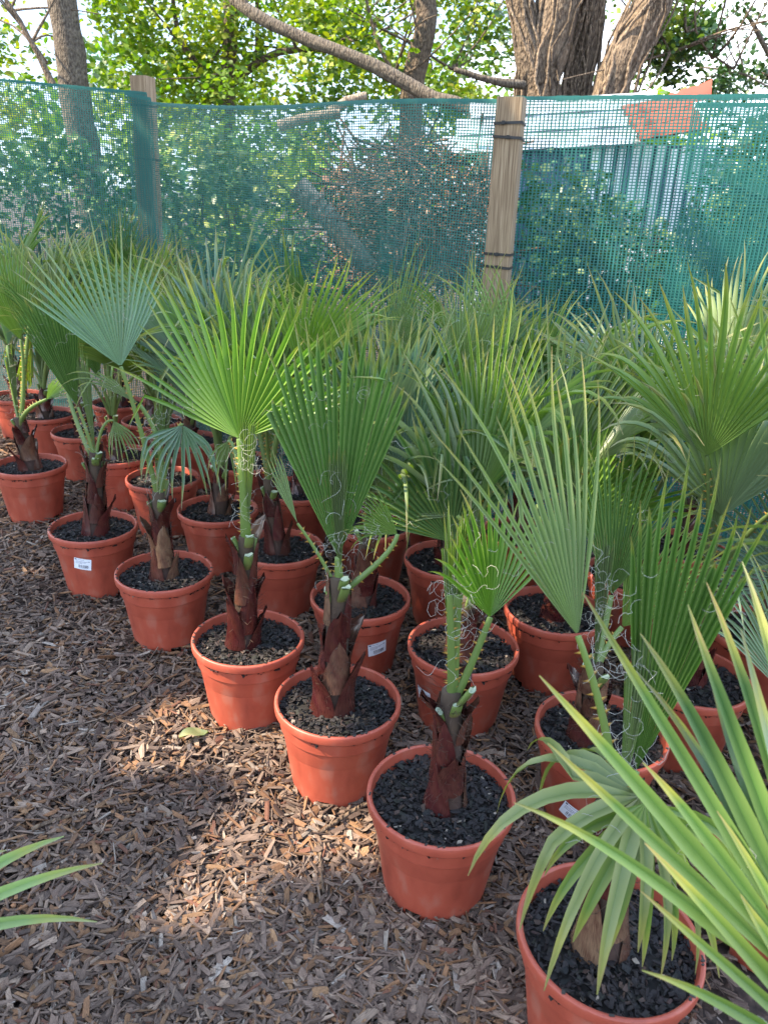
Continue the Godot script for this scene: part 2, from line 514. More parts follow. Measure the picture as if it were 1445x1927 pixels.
# one fan leaf: a pleated fused blade and free tips. All in the palm's own space.
func fan_leaf(palm: Node3D, hub: Vector3, axis: Vector3, normal: Vector3, o: Dictionary) -> void:
	var R: float = o.get("R", 0.48)
	var sp := deg_to_rad(o.get("sp", 50.0))
	var nseg: int = o.get("n", 24)
	var split: float = o.get("split", 0.46)
	var pl: float = o.get("pl", 0.55)
	var droop: float = o.get("droop", 0.35)
	var bent: float = o.get("bent", 0.10)
	var cup: float = o.get("cup", 0.25)
	var back: float = o.get("back", 0.06)
	var single: bool = o.get("single", false)     # tips as sub-parts of their own
	var tints: Array = TINTS[o.get("tint", "green")]
	var a := axis.normalized()
	var n := (normal - a * normal.dot(a)).normalized()
	var s := a.cross(n)
	var shade := rr(0.85, 1.15)
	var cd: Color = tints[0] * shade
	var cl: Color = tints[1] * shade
	var blade := Shape.new()
	var tips := []
	var half := sp / nseg
	var tip_brown := Color(0.34, 0.22, 0.12)
	var tip_yellow := Color(0.36, 0.33, 0.08)
	var threads := Shape.new()
	var rows := 6
	var wave := rr(0, TAU); var swell := rr(0.05, 0.16)
	for k in nseg:
		var th := -sp + (k + 0.5) * 2.0 * half + rng.randfn(0.0, 0.12) * half
		var q := th / sp
		var L := R * (1.0 - 0.20 * q * q) * rr(0.86, 1.05)
		var torn := rng.randf() < 0.10
		if torn: L *= rr(0.68, 0.88)
		var rs := R * split * (1.0 - 0.10 * q * q) * rr(0.80, 1.08)
		var hw0 := 0.0
		var jit := rr(0.9, 1.12)
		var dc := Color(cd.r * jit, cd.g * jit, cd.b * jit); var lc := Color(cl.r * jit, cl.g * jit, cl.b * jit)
		var dir := a * cos(th) + s * sin(th)
		var e := -a * sin(th) + s * cos(th)
		var lift := cup * (1.0 - cos(th)) + swell * sin(th * 3.2 + wave)
		var last_l := -1; var last_c := -1; var last_r := -1; var last_c2 := -1
		var cpos := Vector3.ZERO
		for i in rows + 1:
			var r := lerpf(R * 0.012, rs, pow(float(i) / rows, 0.85))
			var w := r * tan(half) * 1.0
			var off := n * (lift * r - back * r * r / R)
			cpos = hub + dir * r + off
			var pd := w * pl * 2.0
			var el := cpos - e * w + n * pd * 0.5
			var er := cpos + e * w + n * pd * 0.5
			var mid := cpos - n * pd * 0.5
			hw0 = w
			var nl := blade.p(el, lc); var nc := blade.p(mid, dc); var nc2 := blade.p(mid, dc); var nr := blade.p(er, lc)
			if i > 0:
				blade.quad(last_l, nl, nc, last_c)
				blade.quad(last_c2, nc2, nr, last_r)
			last_l = nl; last_c = nc; last_c2 = nc2; last_r = nr
		# free tip
		var tip := blade if not single else Shape.new()
		var steps := 7
		var d := (dir + n * (lift - 2.0 * back * rs / R)).normalized()
		var len := L - rs
		var g := droop * rr(0.5, 1.5) * (1.0 + 1.3 * q * q)
		var kink := -1
		if rng.randf() < bent * (0.6 + 1.2 * q * q): kink = rng.randi_range(1, 4)
		var pos := cpos
		var ee := e
		var sway := n * rng.randfn(0.0, 0.30) + e * rng.randfn(0.0, 0.14)
		var nn := n
		for i in steps + 1:
			var t := float(i) / steps
			var w := hw0 * (1.0 - 0.52 * t - 0.42 * pow(t, 3.0)) * 0.97
			var pd := w * pl * 2.0 * (1.0 - 0.5 * t)
			var c1 := lc; var c0 := dc
			if t > 0.70:
				var tb := rr(0.3, 1.0)
				c1 = lc.lerp(tip_brown if t > 0.8 else tip_yellow, 0.8 * tb); c0 = dc.lerp(tip_yellow if t < 0.95 else tip_brown, 0.6 * tb)
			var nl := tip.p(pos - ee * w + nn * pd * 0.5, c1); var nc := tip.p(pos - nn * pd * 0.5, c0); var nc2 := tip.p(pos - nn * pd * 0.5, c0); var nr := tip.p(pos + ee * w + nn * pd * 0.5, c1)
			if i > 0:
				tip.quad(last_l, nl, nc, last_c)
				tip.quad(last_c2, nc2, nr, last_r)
			last_l = nl; last_c = nc; last_c2 = nc2; last_r = nr
			if i == steps: break
			d = (d + Vector3.DOWN * g * 0.22 * (0.3 + t) + sway * 0.25 * t).normalized()
			if i == kink:
				d = (d * rr(0.0, 0.4) + Vector3.DOWN * rr(0.2, 1.0) + e * rng.randfn(0.0, 0.8) + n * rr(-0.1, 0.5) + dir * 0.25).normalized()
				g = minf(g * 1.5, 1.6)
			pos += d * (len / steps)
			ee = (ee - d * ee.dot(d)).normalized()
			nn = d.cross(ee) * signf(d.cross(ee).dot(nn)) if absf(d.cross(ee).dot(nn)) > 0.05 else d.cross(ee)
		if single: tips.append(tip)
		# curly threads at the splits
		if rng.randf() < float(o.get("threads", 0.0)):
			var at := cpos + e * hw0 + n * hw0 * pl
			var tp := []
			var ph := rr(0, TAU); var cr := rr(0.004, 0.012); var turns := rr(1.0, 2.6); var dirn := (d * 0.2 + Vector3.DOWN * 0.5 + Vector3(rr(-1, 1), rr(-0.6, 0.8), rr(-1, 1))).normalized()
			var u1 := dirn.cross(Vector3(0.2, 0.9, 0.3)).normalized(); var u2 := dirn.cross(u1)
			for i in 15:
				var t := i / 14.0
				tp.append(at + dirn * t * rr(0.030, 0.036) * 2.0 * turns * 0.5 + (u1 * (cos(ph + t * TAU * turns) - cos(ph)) + u2 * (sin(ph + t * TAU * turns) - sin(ph))) * cr)
			tube(threads, tp, same(0.00028, 15), same(Color(0.40, 0.39, 0.33), 15), 3, u1, 1.0, false)
	var b := part("fan_leaf", blade, mats.leaf, palm)
	if single:
		for t in tips: part("leaf_segment", t, mats.leaf, b)
	if threads.v.size() > 0:
		var tn := part("leaf_threads", threads, mats.thread, b)
		tn.set_meta("kind", "stuff")

func petiole(palm: Node3D, from: Vector3, hub: Vector3, axis: Vector3, w: float, detail: bool, tint: Color) -> void:
	var s := Shape.new()
	var d := (hub - from).length()
	var ctrl := hub - axis.normalized() * d * 0.45
	ctrl = ctrl.lerp(from + Vector3.UP * d * 0.5, 0.4)
	var pts := bezier(from, ctrl, hub, 12)
	var toc := Vector3(0, 0, 1)
	var cols := []
	for i in 13: cols.append(tint.lerp(tint * 1.25, i / 12.0))
	tube(s, pts, lin(w, w * 0.62, 13), cols, 8, toc, 0.62)
	var o := part("petiole", s, mats.petiole, palm)
	if not detail: return
	var th := Shape.new()
	var cnt := int(d / 0.011)
	for i in cnt:
		var t := (i + rr(0.1, 0.9)) / cnt
		if t > 0.93: continue
		var f := t * 12.0
		var k := mini(int(f), 11)
		var p: Vector3 = pts[k].lerp(pts[k + 1], f - k)
		var tan_: Vector3 = (pts[k + 1] - pts[k]).normalized()
		var side := tan_.cross(toc).normalized() * (1.0 if i % 2 else -1.0)
		var r := lerpf(w, w * 0.62, t) * 0.93
		var base := p + side * r
		var L := rr(0.006, 0.011)
		var c := Color(0.34, 0.20, 0.03)
		var a := th.p(base - tan_ * 0.003, c); var b := th.p(base + tan_ * 0.003, c); var e := th.p(base + side * L + tan_ * 0.003, c * 0.7); var g := th.p(base + toc * 0.0018, c); var h := th.p(base - toc * 0.0018, c)
		th.tri(a, e, g); th.tri(g, e, b); th.tri(b, e, h); th.tri(h, e, a)
	if th.v.size() > 0:
		var tn := part("thorns", th, mats.petiole, o)
		tn.set_meta("kind", "stuff")

func trunk(palm: Node3D, base: Vector3, top: Vector3, rb: float, detail: int) -> void:
	var s := Shape.new()
	var n := 9
	var pts := []; var rad := []; var cols := []
	for i in n:
		var t := float(i) / (n - 1)
		pts.append(base.lerp(top, t) + Vector3(rr(-1, 1), 0, rr(-1, 1)) * 0.003)
		rad.append(rb * (lerpf(0.78, 0.46, pow(t, 0.55)) + 0.40 * exp(-t * 5.0)))
		cols.append(Color(0.040, 0.020, 0.015).lerp(Color(0.060, 0.040, 0.026), t) * rr(0.8, 1.2))
	tube(s, pts, rad, cols, 12, Vector3.BACK, 1.0)
	var tk := part("trunk", s, mats.fibre, palm)
	var h := (top - base).length()
	# overlapping dark red leaf bases
	var count := 7 + detail * 2
	for i in count:
		var f := (float(i) + rr(-0.2, 0.2)) / count
		var az := i * 2.4 + rr(-0.3, 0.3)
		var y0 := clampf(f * 0.86, 0.0, 0.8)
		var hh := h * rr(0.34, 0.52) * (1.0 if f < 0.4 else 0.75)
		var wa := rr(0.95, 1.45) * (1.0 if f < 0.5 else 0.8)
		var sh := Shape.new()
		var ny := 7; var nx := 6
		var flare := rr(0.0, 0.35) if rng.randf() < 0.5 else rr(0.7, 1.6)
		var dry := pow(rng.randf(), 4.0)
		var tone := rr(0.7, 1.3)
		var tipx := rr(-0.3, 0.3)
		for j in ny + 1:
			var v := float(j) / ny
			var t := clampf(y0 + v * hh / h, 0.0, 1.1)
			var c := base.lerp(top, t)
			var r := rb * (lerpf(0.78, 0.46, pow(minf(t, 1.0), 0.55)) + 0.40 * exp(-t * 5.0)) * 1.06 + 0.003 + flare * 0.024 * v * v
			for k in nx + 1:
				var u := float(k) / nx * 2.0 - 1.0
				var ang := az + (u * wa * (1.0 - pow(v, 1.7) * 0.93) + tipx * v * v)
				var rag := rr(-0.011, 0.011) * v * v
				var col := Color(0.058, 0.012, 0.013).lerp(Color(0.105, 0.034, 0.026), rr(0.0, 0.8)) * tone
				col = col.lerp(Color(0.26, 0.165, 0.10), clampf(dry * rr(0.4, 1.1), 0.0, 0.9))
				col.a = 1
				sh.p(c + Vector3(cos(ang), 0, sin(ang)) * (r + 0.004 * (1.0 - u * u)) + Vector3(0, rag, 0), col, Vector2(u * 0.3 + 0.5, v * 0.6))
		for j in ny:
			for k in nx:
				var q := j * (nx + 1) + k
				sh.quad(q, q + 1, q + nx + 2, q + nx + 1)
		part("leaf_sheath", sh, mats.sheath, tk)
	# green stubs of cut leaves, pale where they were cut
	var stubs := 2 + detail
	for i in stubs:
		var az := i * 2.1 + rr(-0.4, 0.4) + 0.9
		var p0 := base.lerp(top, rr(0.72, 0.95)) + Vector3(cos(az), 0, sin(az)) * rb * 0.34
		var d := (Vector3(cos(az), 0, sin(az)) * rr(0.25, 0.6) + Vector3.UP).normalized()
		var L := rr(0.03, 0.055)
		var st := Shape.new()
		var col := [Color(0.10, 0.085, 0.03), Color(0.12, 0.17, 0.045), Color(0.15, 0.22, 0.06)]
		tube(st, [p0, p0 + d * L * 0.5, p0 + d * L], [0.013, 0.0125, 0.012], col, 8, Vector3(cos(az), 0, sin(az)), 0.5, false)
		var ring := st.v.size() - 9
		var cc := st.p(p0 + d * L * 0.86, Color(0.34, 0.38, 0.24))
		var k0 := st.v.size()
		for k in 9: st.p(st.v[ring + k] + Vector3(0, rr(-0.004, 0.004), 0), Color(0.36, 0.40, 0.27))
		for k in 8: st.tri(k0 + k, cc, k0 + k + 1)
		part("leaf_stub", st, mats.petiole, tk)
	# loose hairs
	var fb := Shape.new()
	for i in 40 + 90 * detail:
		var t := rr(0.15, 1.0); var az := rr(0, TAU)
		var r := rb * lerpf(0.78, 0.46, pow(t, 0.55)) + 0.004
		var p0 := base.lerp(top, t) + Vector3(cos(az), 0, sin(az)) * r
		var p1 := p0 + Vector3(cos(az + rr(-1.2, 1.2)), rr(-0.6, 1.0), sin(az + rr(-1.2, 1.2))) * rr(0.010, 0.026)
		var p2 := p1 + Vector3(rr(-1, 1), rr(-0.6, 0.8), rr(-1, 1)) * 0.014
		tube(fb, [p0, p1, p2], [0.0005, 0.0004, 0.0002], same(Color(0.055, 0.034, 0.023) * rr(0.4, 1.8), 3), 3, Vector3.UP, 1.0, false)
	var fn := part("fibres", fb, mats.fibre, tk)
	fn.set_meta("kind", "stuff")

# white curly threads that hang in the heart of a palm
func heart_threads(palm: Node3D, from: Vector3, to: Vector3, count: int) -> void:
	var s := Shape.new()
	for i in count:
		var at := from.lerp(to, rng.randf()) + Vector3(rr(-1, 1), 0, rr(-1, 1)) * 0.012
		var d := Vector3(rr(-1, 1), rr(-1.0, 0.6), rr(-1, 1)).normalized()
		var u1 := d.cross(Vector3(0.3, 0.8, 0.4)).normalized(); var u2 := d.cross(u1)
		var ph := rr(0, TAU); var cr := rr(0.005, 0.018); var turns := rr(0.6, 2.2); var L := rr(0.03, 0.09)
		var tp := []
		for k in 14:
			var t := k / 13.0
			tp.append(at + d * t * L + (u1 * (cos(ph + t * TAU * turns) - cos(ph)) + u2 * (sin(ph + t * TAU * turns) - sin(ph))) * cr)
		tube(s, tp, same(0.00032, 14), same(Color(0.42, 0.41, 0.36), 14), 3, u1, 1.0, false)
	var o := part("heart_threads", s, mats.thread, palm)
	o.set_meta("kind", "stuff")

# q: pos, top (pixel of the trunk's top), fronds, label, detail 0..2
func potted_palm(q: Dictionary) -> Node3D:
	var pos: Vector3 = q.pos
	var palm := thing("potted_palm", q.label, "palm", pos, "potted fan palms")
	var detail: int = q.get("detail", 0)
	var pot := part_mesh("pot", pot_mesh, palm)
	pot.rotation.y = rr(0, TAU)
	if q.has("sticker"):
		var st: Array = q.sticker
		# facing angle counted from the camera's side, positive to the right
		var away := atan2(-pos.z, -pos.x)
		add_sticker(pot, away - deg_to_rad(st[0]) + pot.rotation.y, st[1], deg_to_rad(st[2]))
	var kind := rng.randi() % 3
	var soil := part_mesh("soil", soil_meshes[kind], palm)
	var sc := part_mesh("bark_pieces", soil_chip_meshes[kind], soil)
	sc.set_meta("kind", "stuff")
	soil.rotation.y = rr(0, TAU)
	var base := Vector3(rr(-0.01, 0.01), 0.19, rr(-0.01, 0.01))
	var top := base + Vector3(rr(-0.02, 0.02), rr(0.16, 0.27), rr(-0.02, 0.02))
	if q.has("top"): top = px(q.top[0], q.top[1], pos.z) - pos
	if q.has("base"): base = px(q.base[0], q.base[1], pos.z) - pos; base.y = 0.19
	trunk(palm, base, top, q.get("rb", rr(0.050, 0.062)) * 0.78, detail)
	var mostly: Array = q.get("tints", ["green", "grey", "dark", "blue", "green"])
	for f in q.get("fronds", []):
		var hub: Vector3 = px(f.h[0], f.h[1], pos.z + f.get("dz", 0.0)) - pos
		var tip: Vector3 = px(f.t[0], f.t[1], pos.z + f.get("dzt", f.get("dz", 0.0))) - pos
		var axis := tip - hub
		var face := -(hub + pos - Vector3(0, CAM_H, 0)).normalized()
		var nn := (face - axis.normalized() * face.dot(axis.normalized())).normalized().rotated(axis.normalized(), deg_to_rad(f.get("face", 0.0)))
		var o: Dictionary = f.duplicate()
		o.R = axis.length() * f.get("k", 1.0)
		o.single = detail > 0
		o.threads = f.get("threads", 0.16 * detail)
		fan_leaf(palm, hub, axis, nn, o)
		if not f.has("nopetiole"):
			petiole(palm, top - (top - base) * 0.12, hub, axis, f.get("w", 0.010), detail > 0, f.get("pt", Color(0.10, 0.155, 0.038)))
	for i in q.get("random", 0):
		var az: float = rr(0, TAU) if not q.has("az") else deg_to_rad(q.az[i % q.az.size()] + rr(-20, 20))
		var tilt := rr(0.12, 0.62)
		if i == 0: tilt = rr(0.0, 0.2)
		var out := Vector3(cos(az), 0, sin(az))
		var reach := rr(0.18, 0.42)
		var hub := top + (out * sin(tilt) + Vector3.UP * cos(tilt)) * reach
		var ta := tilt + rr(0.0, 0.45)
		var axis := out * sin(ta) + Vector3.UP * cos(ta)
		var sd := Vector3(-sin(az), 0, cos(az))
		var nn := sd.cross(axis).normalized()
		if nn.y < 0: nn = -nn
		nn = nn.rotated(axis.normalized(), rr(-0.7, 0.7))
		var o := {"R": rr(0.40, 0.54), "sp": (rr(16, 30) if q.get("narrow", false) else rr(32, 60)), "n": rng.randi_range(17, 24), "split": rr(0.36, 0.55), "pl": rr(0.5, 0.9), "droop": rr(0.15, 0.6), "bent": rr(0.02, 0.14), "tint": mostly[rng.randi() % mostly.size()], "single": detail > 0, "threads": 0.1}
		if o.sp < 35: o.pl = 0.9
		if i > 1 and i % 3 == 2:      # an older leaf, limp and split deep
			o.split = rr(0.2, 0.3); o.droop = rr(1.0, 1.9); o.bent = 0.35; o.n = rng.randi_range(12, 16); o.sp = rr(50, 75)
		fan_leaf(palm, hub, axis, nn, o)
		petiole(palm, top - (top - base) * 0.12, hub, axis, rr(0.007, 0.011), detail > 0, Color(0.10, 0.15, 0.04) * rr(0.7, 1.2))
	# the unopened spear in the heart
	var lean := Vector3(rr(-0.06, 0.06), 1, rr(-0.06, 0.06)).normalized()
	fan_leaf(palm, top - lean * 0.02, lean, Vector3.BACK, {"R": rr(0.30, 0.42), "sp": 4.5, "n": 8, "split": 0.8, "pl": 1.4, "droop": 0.05, "bent": 0.0, "tint": "grey", "cup": 0.0, "single": false})
	if detail > 0: heart_threads(palm, top + lean * 0.03, top + lean * 0.26, 14 * detail)
	return palm

func lattice(i: int, j: int) -> Vector3:
	return Vector3(-0.35 + 0.29 * i + 0.29 * j, 0, -1.79 + 0.31 * i - 0.27 * j)

func make_palms() -> void:
	var P := []
	# ---- front row along the path
	P.append({"pos": Vector3(-1.52, 0, -3.10), "detail": 1, "label": "potted palm at the far end of the front row, one folded leaf lit yellow", "top": [36, 785],
		"fronds": [{"h": [62, 590], "t": [35, 752], "sp": 9, "n": 9, "pl": 1.0, "split": 0.85, "tint": "olive", "droop": 0.1, "face": 30},
			{"h": [88, 752], "t": [150, 690], "k": 0.75, "sp": 30, "n": 16, "tint": "pale", "droop": 0.8, "dz": 0.12},
			{"h": [40, 640], "t": [-40, 410], "sp": 30, "tint": "green", "dz": 0.05}, {"h": [15, 650], "t": [30, 430], "sp": 20, "pl": 0.8, "tint": "blue", "dz": -0.1}]})
	P.append({"pos": Vector3(-1.02, 0, -2.48), "detail": 2, "label": "potted palm with a dark folded fan and a price label on its pot", "top": [180, 852], "rb": 0.055, "sticker": [-22, 0.150, -9],
		"fronds": [{"h": [147, 766], "t": [62, 515], "sp": 18, "pl": 0.9, "n": 18, "split": 0.62, "tint": "dark", "face": -10, "w": 0.008, "droop": 0.15},
			{"h": [215, 792], "t": [240, 850], "sp": 40, "n": 9, "split": 0.3, "tint": "grey", "droop": 1.0, "k": 1.5, "w": 0.006},
			{"h": [120, 690], "t": [165, 490], "sp": 26, "tint": "green", "dz": -0.15}]})
	P.append({"pos": Vector3(-0.68, 0, -2.16), "detail": 2, "label": "potted palm with a tall blue-green fan and a stout stem of brown leaf bases", "top": [298, 925], "rb": 0.052,
		"fronds": [{"h": [228, 690], "t": [158, 405], "sp": 42, "n": 22, "split": 0.42, "tint": "blue", "face": 20, "w": 0.009, "droop": 0.12, "bent": 0.03, "dz": 0.03},
			{"h": [345, 800], "t": [330, 905], "sp": 70, "n": 12, "split": 0.25, "tint": "blue", "droop": 1.5, "k": 1.5, "bent": 0.5, "w": 0.007},
			{"h": [262, 760], "t": [90, 640], "sp": 10, "n": 5, "split": 0.35, "tint": "grey", "droop": 0.6}]})
	P.append({"pos": Vector3(-0.35, 0, -1.79), "detail": 2, "label": "potted palm whose wide bright green fan stands on a thick green stalk", "top": [465, 1010], "rb": 0.056, "base": [455, 1195],
		"fronds": [{"h": [452, 826], "t": [420, 468], "sp": 70, "n": 26, "split": 0.44, "tint": "bright", "face": -28, "w": 0.0145, "droop": 0.10, "bent": 0.05, "cup": 0.1, "pt": Color(0.095, 0.155, 0.030)},
			{"h": [430, 830], "t": [420, 920], "sp": 60, "n": 7, "split": 0.2, "tint": "grey", "droop": 1.2, "dz": -0.06, "w": 0.006}]})
	P.append({"pos": Vector3(-0.09, 0, -1.53), "detail": 2, "label": "potted palm with one tall closed green fan and torn brown sheaths", "top": [640, 1085], "rb": 0.060, "base": [625, 1300],
		"fronds": [{"h": [636, 1048], "t": [622, 595], "sp": 24, "n": 21, "split": 0.70, "pl": 0.8, "tint": "dark", "face": -12, "w": 0.012, "droop": 0.08, "bent": 0.03},
			{"h": [748, 1005], "t": [640, 930], "sp": 36, "n": 14, "split": 0.4, "tint": "green", "droop": 0.5, "w": 0.008, "dz": -0.03},
			{"h": [560, 985], "t": [505, 845], "sp": 9, "n": 6, "split": 0.6, "tint": "grey", "droop": 0.15, "w": 0.005}]})
	P.append({"pos": Vector3(0.14, 0, -1.23), "detail": 2, "label": "potted palm with a small bright fan on a thorny stalk beside a straight spear", "top": [852, 1300], "rb": 0.052, "base": [838, 1490],
		"fronds": [{"h": [922, 1162], "t": [945, 918], "sp": 44, "n": 18, "split": 0.5, "tint": "bright", "face": 25, "w": 0.009, "droop": 0.15, "bent": 0.08},
			{"h": [862, 1120], "t": [880, 960], "sp": 5, "n": 6, "split": 0.8, "pl": 1.3, "tint": "green", "w": 0.012},
			{"h": [846, 1120], "t": [850, 1010], "sp": 4, "n": 4, "split": 0.8, "pl": 1.2, "tint": "green", "w": 0.009, "dz": 0.02}]})
	P.append({"pos": Vector3(0.40, 0, -0.92), "detail": 2, "label": "foremost potted palm with long thorny stalk and limp drooping old leaf", "top": [1168, 1500], "rb": 0.055, "base": [1140, 1720],
		"fronds": [{"h": [1087, 1197], "t": [955, 610], "sp": 23, "n": 14, "split": 0.36, "pl": 0.8, "tint": "grey", "face": 15, "w": 0.0075, "dz": -0.05, "dzt": -0.1, "droop": 0.15, "bent": 0.1, "pt": Color(0.11, 0.165, 0.035)},
			{"h": [1195, 1452], "t": [1345, 860], "sp": 13, "n": 15, "split": 0.7, "pl": 1.0, "tint": "dark", "w": 0.011, "dz": 0.0, "dzt": -0.05, "droop": 0.04, "bent": 0.0},
			{"h": [1205, 1498], "t": [1010, 1560], "sp": 105, "n": 11, "split": 0.24, "pl": 0.3, "tint": "olive", "droop": 2.0, "dz": 0.06, "dzt": 0.16, "k": 1.6, "bent": 0.15, "cup": -0.2, "w": 0.010, "face": 20},
			{"h": [1215, 1510], "t": [1250, 1700], "sp": 80, "n": 10, "split": 0.30, "pl": 0.3, "tint": "green", "droop": 1.2, "dz": 0.09, "dzt": 0.16, "k": 2.0, "bent": 0.0}]})
	# ---- second row
	P.append({"pos": Vector3(-0.35, 0, -2.38), "detail": 1, "label": "potted palm half hidden behind the wide bright fan, dark red stem showing", "top": [505, 900],
		"fronds": [{"h": [500, 860], "t": [575, 520], "sp": 30, "tint": "green", "dz": -0.05, "w": 0.009}, {"h": [520, 820], "t": [640, 520], "sp": 24, "tint": "grey", "dz": -0.1}], "random": 4})
	P.append({"pos": Vector3(-0.06, 0, -2.05), "detail": 1, "label": "potted palm behind the closed tall fan, price label low on its pot", "top": [690, 1010], "sticker": [26, 0.125, 8],
		"fronds": [{"h": [735, 965], "t": [690, 560], "sp": 26, "tint": "grey", "dz": -0.1}, {"h": [760, 930], "t": [850, 560], "sp": 30, "tint": "blue", "dz": -0.05}, {"h": [700, 930], "t": [640, 560], "sp": 22, "tint": "green", "dz": -0.08}], "random": 3})
	P.append({"pos": Vector3(0.23, 0, -1.80), "detail": 2, "label": "potted palm with a broad dark fan, its top segments folded over", "top": [880, 1120], "sticker": [-48, 0.115, 4],
		"fronds": [{"h": [848, 1020], "t": [800, 745], "sp": 60, "n": 24, "split": 0.5, "tint": "dark", "face": 10, "droop": 0.5, "bent": 0.3, "w": 0.010},
			{"h": [905, 930], "t": [925, 540], "sp": 30, "tint": "green", "dz": -0.15, "pl": 0.7}, {"h": [860, 970], "t": [700, 900], "sp": 30, "n": 12, "split": 0.35, "tint": "grey", "droop": 0.6}], "random": 3, "az": [-60, -100, -20]})
	P.append({"pos": Vector3(0.52, 0, -1.46), "detail": 2, "label": "potted palm with tan sheath strips behind the thorny stalk, tilted price label", "top": [1120, 1250], "sticker": [-14, 0.075, -20], "base": [1105, 1385],
		"fronds": [{"h": [1150, 1120], "t": [1200, 800], "sp": 28, "tint": "dark", "dz": -0.08}, {"h": [1170, 1180], "t": [1330, 980], "sp": 34, "tint": "green", "dz": -0.05}]})
	P.append({"pos": Vector3(0.52, 0, -2.02), "detail": 1, "label": "potted palm with a half-open bright fan leaning towards the net", "top": [1055, 1060],
		"fronds": [{"h": [1062, 1010], "t": [1255, 750], "sp": 42, "n": 24, "split": 0.58, "tint": "bright", "face": -12, "w": 0.009, "droop": 0.15}, {"h": [1040, 930], "t": [1080, 560], "sp": 36, "tint": "grey", "dz": -0.12}, {"h": [1010, 950], "t": [1170, 600], "sp": 26, "tint": "blue", "dz": -0.2}], "random": 3})
	P.append({"pos": Vector3(0.81, 0, -1.70), "detail": 1, "label": "potted palm with dense crossing fans beside the dark folded fan", "random": 4, "az": [70, 20, -80, 140]})
	P.append({"pos": Vector3(1.10, 0, -1.95), "detail": 1, "label": "potted palm whose broad pale fan rises before the net", "random": 1, "az": [0],
		"fronds": [{"h": [1478, 850], "t": [1290, 560], "sp": 46, "n": 14, "split": 0.36, "tint": "pale", "face": 12, "droop": 0.05, "bent": 0.0, "threads": 0.9},
			{"h": [1500, 1100], "t": [1330, 930], "sp": 50, "n": 24, "tint": "blue", "dz": 0.02}, {"h": [1440, 830], "t": [1130, 690], "sp": 16, "tint": "olive", "dz": -0.3}]})
	P.append({"pos": Vector3(0.81, 0, -1.13), "detail": 1, "label": "potted palm behind the nearest blurred fan", "random": 1, "az": [30],
		"fronds": [{"h": [1500, 1330], "t": [1400, 990], "sp": 22, "tint": "blue", "dz": -0.05}]})
	P.append({"pos": Vector3(0.72, 0, -0.50), "detail": 1, "label": "potted palm nearest the open corner, long bright leaf blades reaching across", "random": 0,
		"fronds": [{"h": [1590, 1930], "t": [1318, 1040], "sp": 40, "n": 14, "split": 0.42, "pl": 0.5, "tint": "dark", "dz": 0.0, "dzt": -0.20, "droop": 0.08, "bent": 0.0, "face": 10},
			{"h": [1640, 2060], "t": [1235, 1590], "sp": 20, "n": 5, "split": 0.4, "pl": 0.4, "tint": "green", "dz": 0.03, "dzt": -0.05, "droop": 0.08, "bent": 0.0},
			{"h": [1600, 1960], "t": [1480, 1080], "sp": 22, "n": 7, "split": 0.42, "pl": 0.4, "tint": "blue", "dz": -0.03, "dzt": -0.2, "droop": 0.08, "bent": 0.0}]})
	# the palm that stands across the path: only leaf tips reach into view
	P.append({"pos": Vector3(-1.0, 0, -0.72), "detail": 1, "label": "palm across the path, only pale brown-tipped leaf ends showing", "top": [-560, 1500],
		"fronds": [{"h": [-300, 1830], "t": [165, 1590], "sp": 20, "n": 5, "split": 0.4, "pl": 0.4, "tint": "pale", "dz": 0.0, "dzt": -0.02, "bent": 0.0, "droop": 0.25}]})
	for q in P: potted_palm(q)
	# ---- rows behind, crowded up to the net
	var taken := []
	var used := {}
	for q in P: taken.append(q.pos)
	for j in range(1, 5):
		for i in range(-9, 6):
			var at := lattice(i, j) + Vector3(rr(-0.025, 0.025), 0, rr(-0.025, 0.025))
			var free := true
			for t in taken:
				if t.distance_to(at) < 0.30: free = false
			if at.z > -1.2 or not free: continue
			if at.z < fence_z(at.x) + 0.24 or at.x > 1.5 or at.x < -2.3: continue
			var where := "in the middle rows"
			if at.z < fence_z(at.x) + 0.50: where = "pressed up against the netting"
			elif at.x < -1.2: where = "near the netting corner post"
			var themes: Array = [["grey-green", ["grey"]], ["blue-green", ["blue"]], ["plain green", ["green"]], ["dark green", ["dark"]], ["olive green", ["olive"]], ["mixed green", ["grey", "green"]]]
			var theme: Array = themes[0]
			var narrow := false
			for attempt in 40:
				theme = themes[rng.randi() % 6]; narrow = rng.randf() < 0.45
				if not used.has([theme[0], narrow, where]): break
			used[[theme[0], narrow, where]] = true
			potted_palm({"pos": at, "detail": 0, "label": "potted palm with %s %s fans %s" % ["narrow folded" if narrow else "wide open", theme[0], where], "random": 8 if at.z < -2.4 else 7, "tints": theme[1], "narrow": narrow})

# ------------------------------------------------------------------ fence
const FENCE := [Vector2(-3.4, -4.85), Vector2(-1.40, -4.60), Vector2(0.37, -3.05), Vector2(2.3, -2.62)]

func fence_z(x: float) -> float:
	for i in 3:
		if x <= FENCE[i + 1].x or i == 2:
			return lerpf(FENCE[i].y, FENCE[i + 1].y, (x - FENCE[i].x) / (FENCE[i + 1].x - FENCE[i].x))
	return 0.0

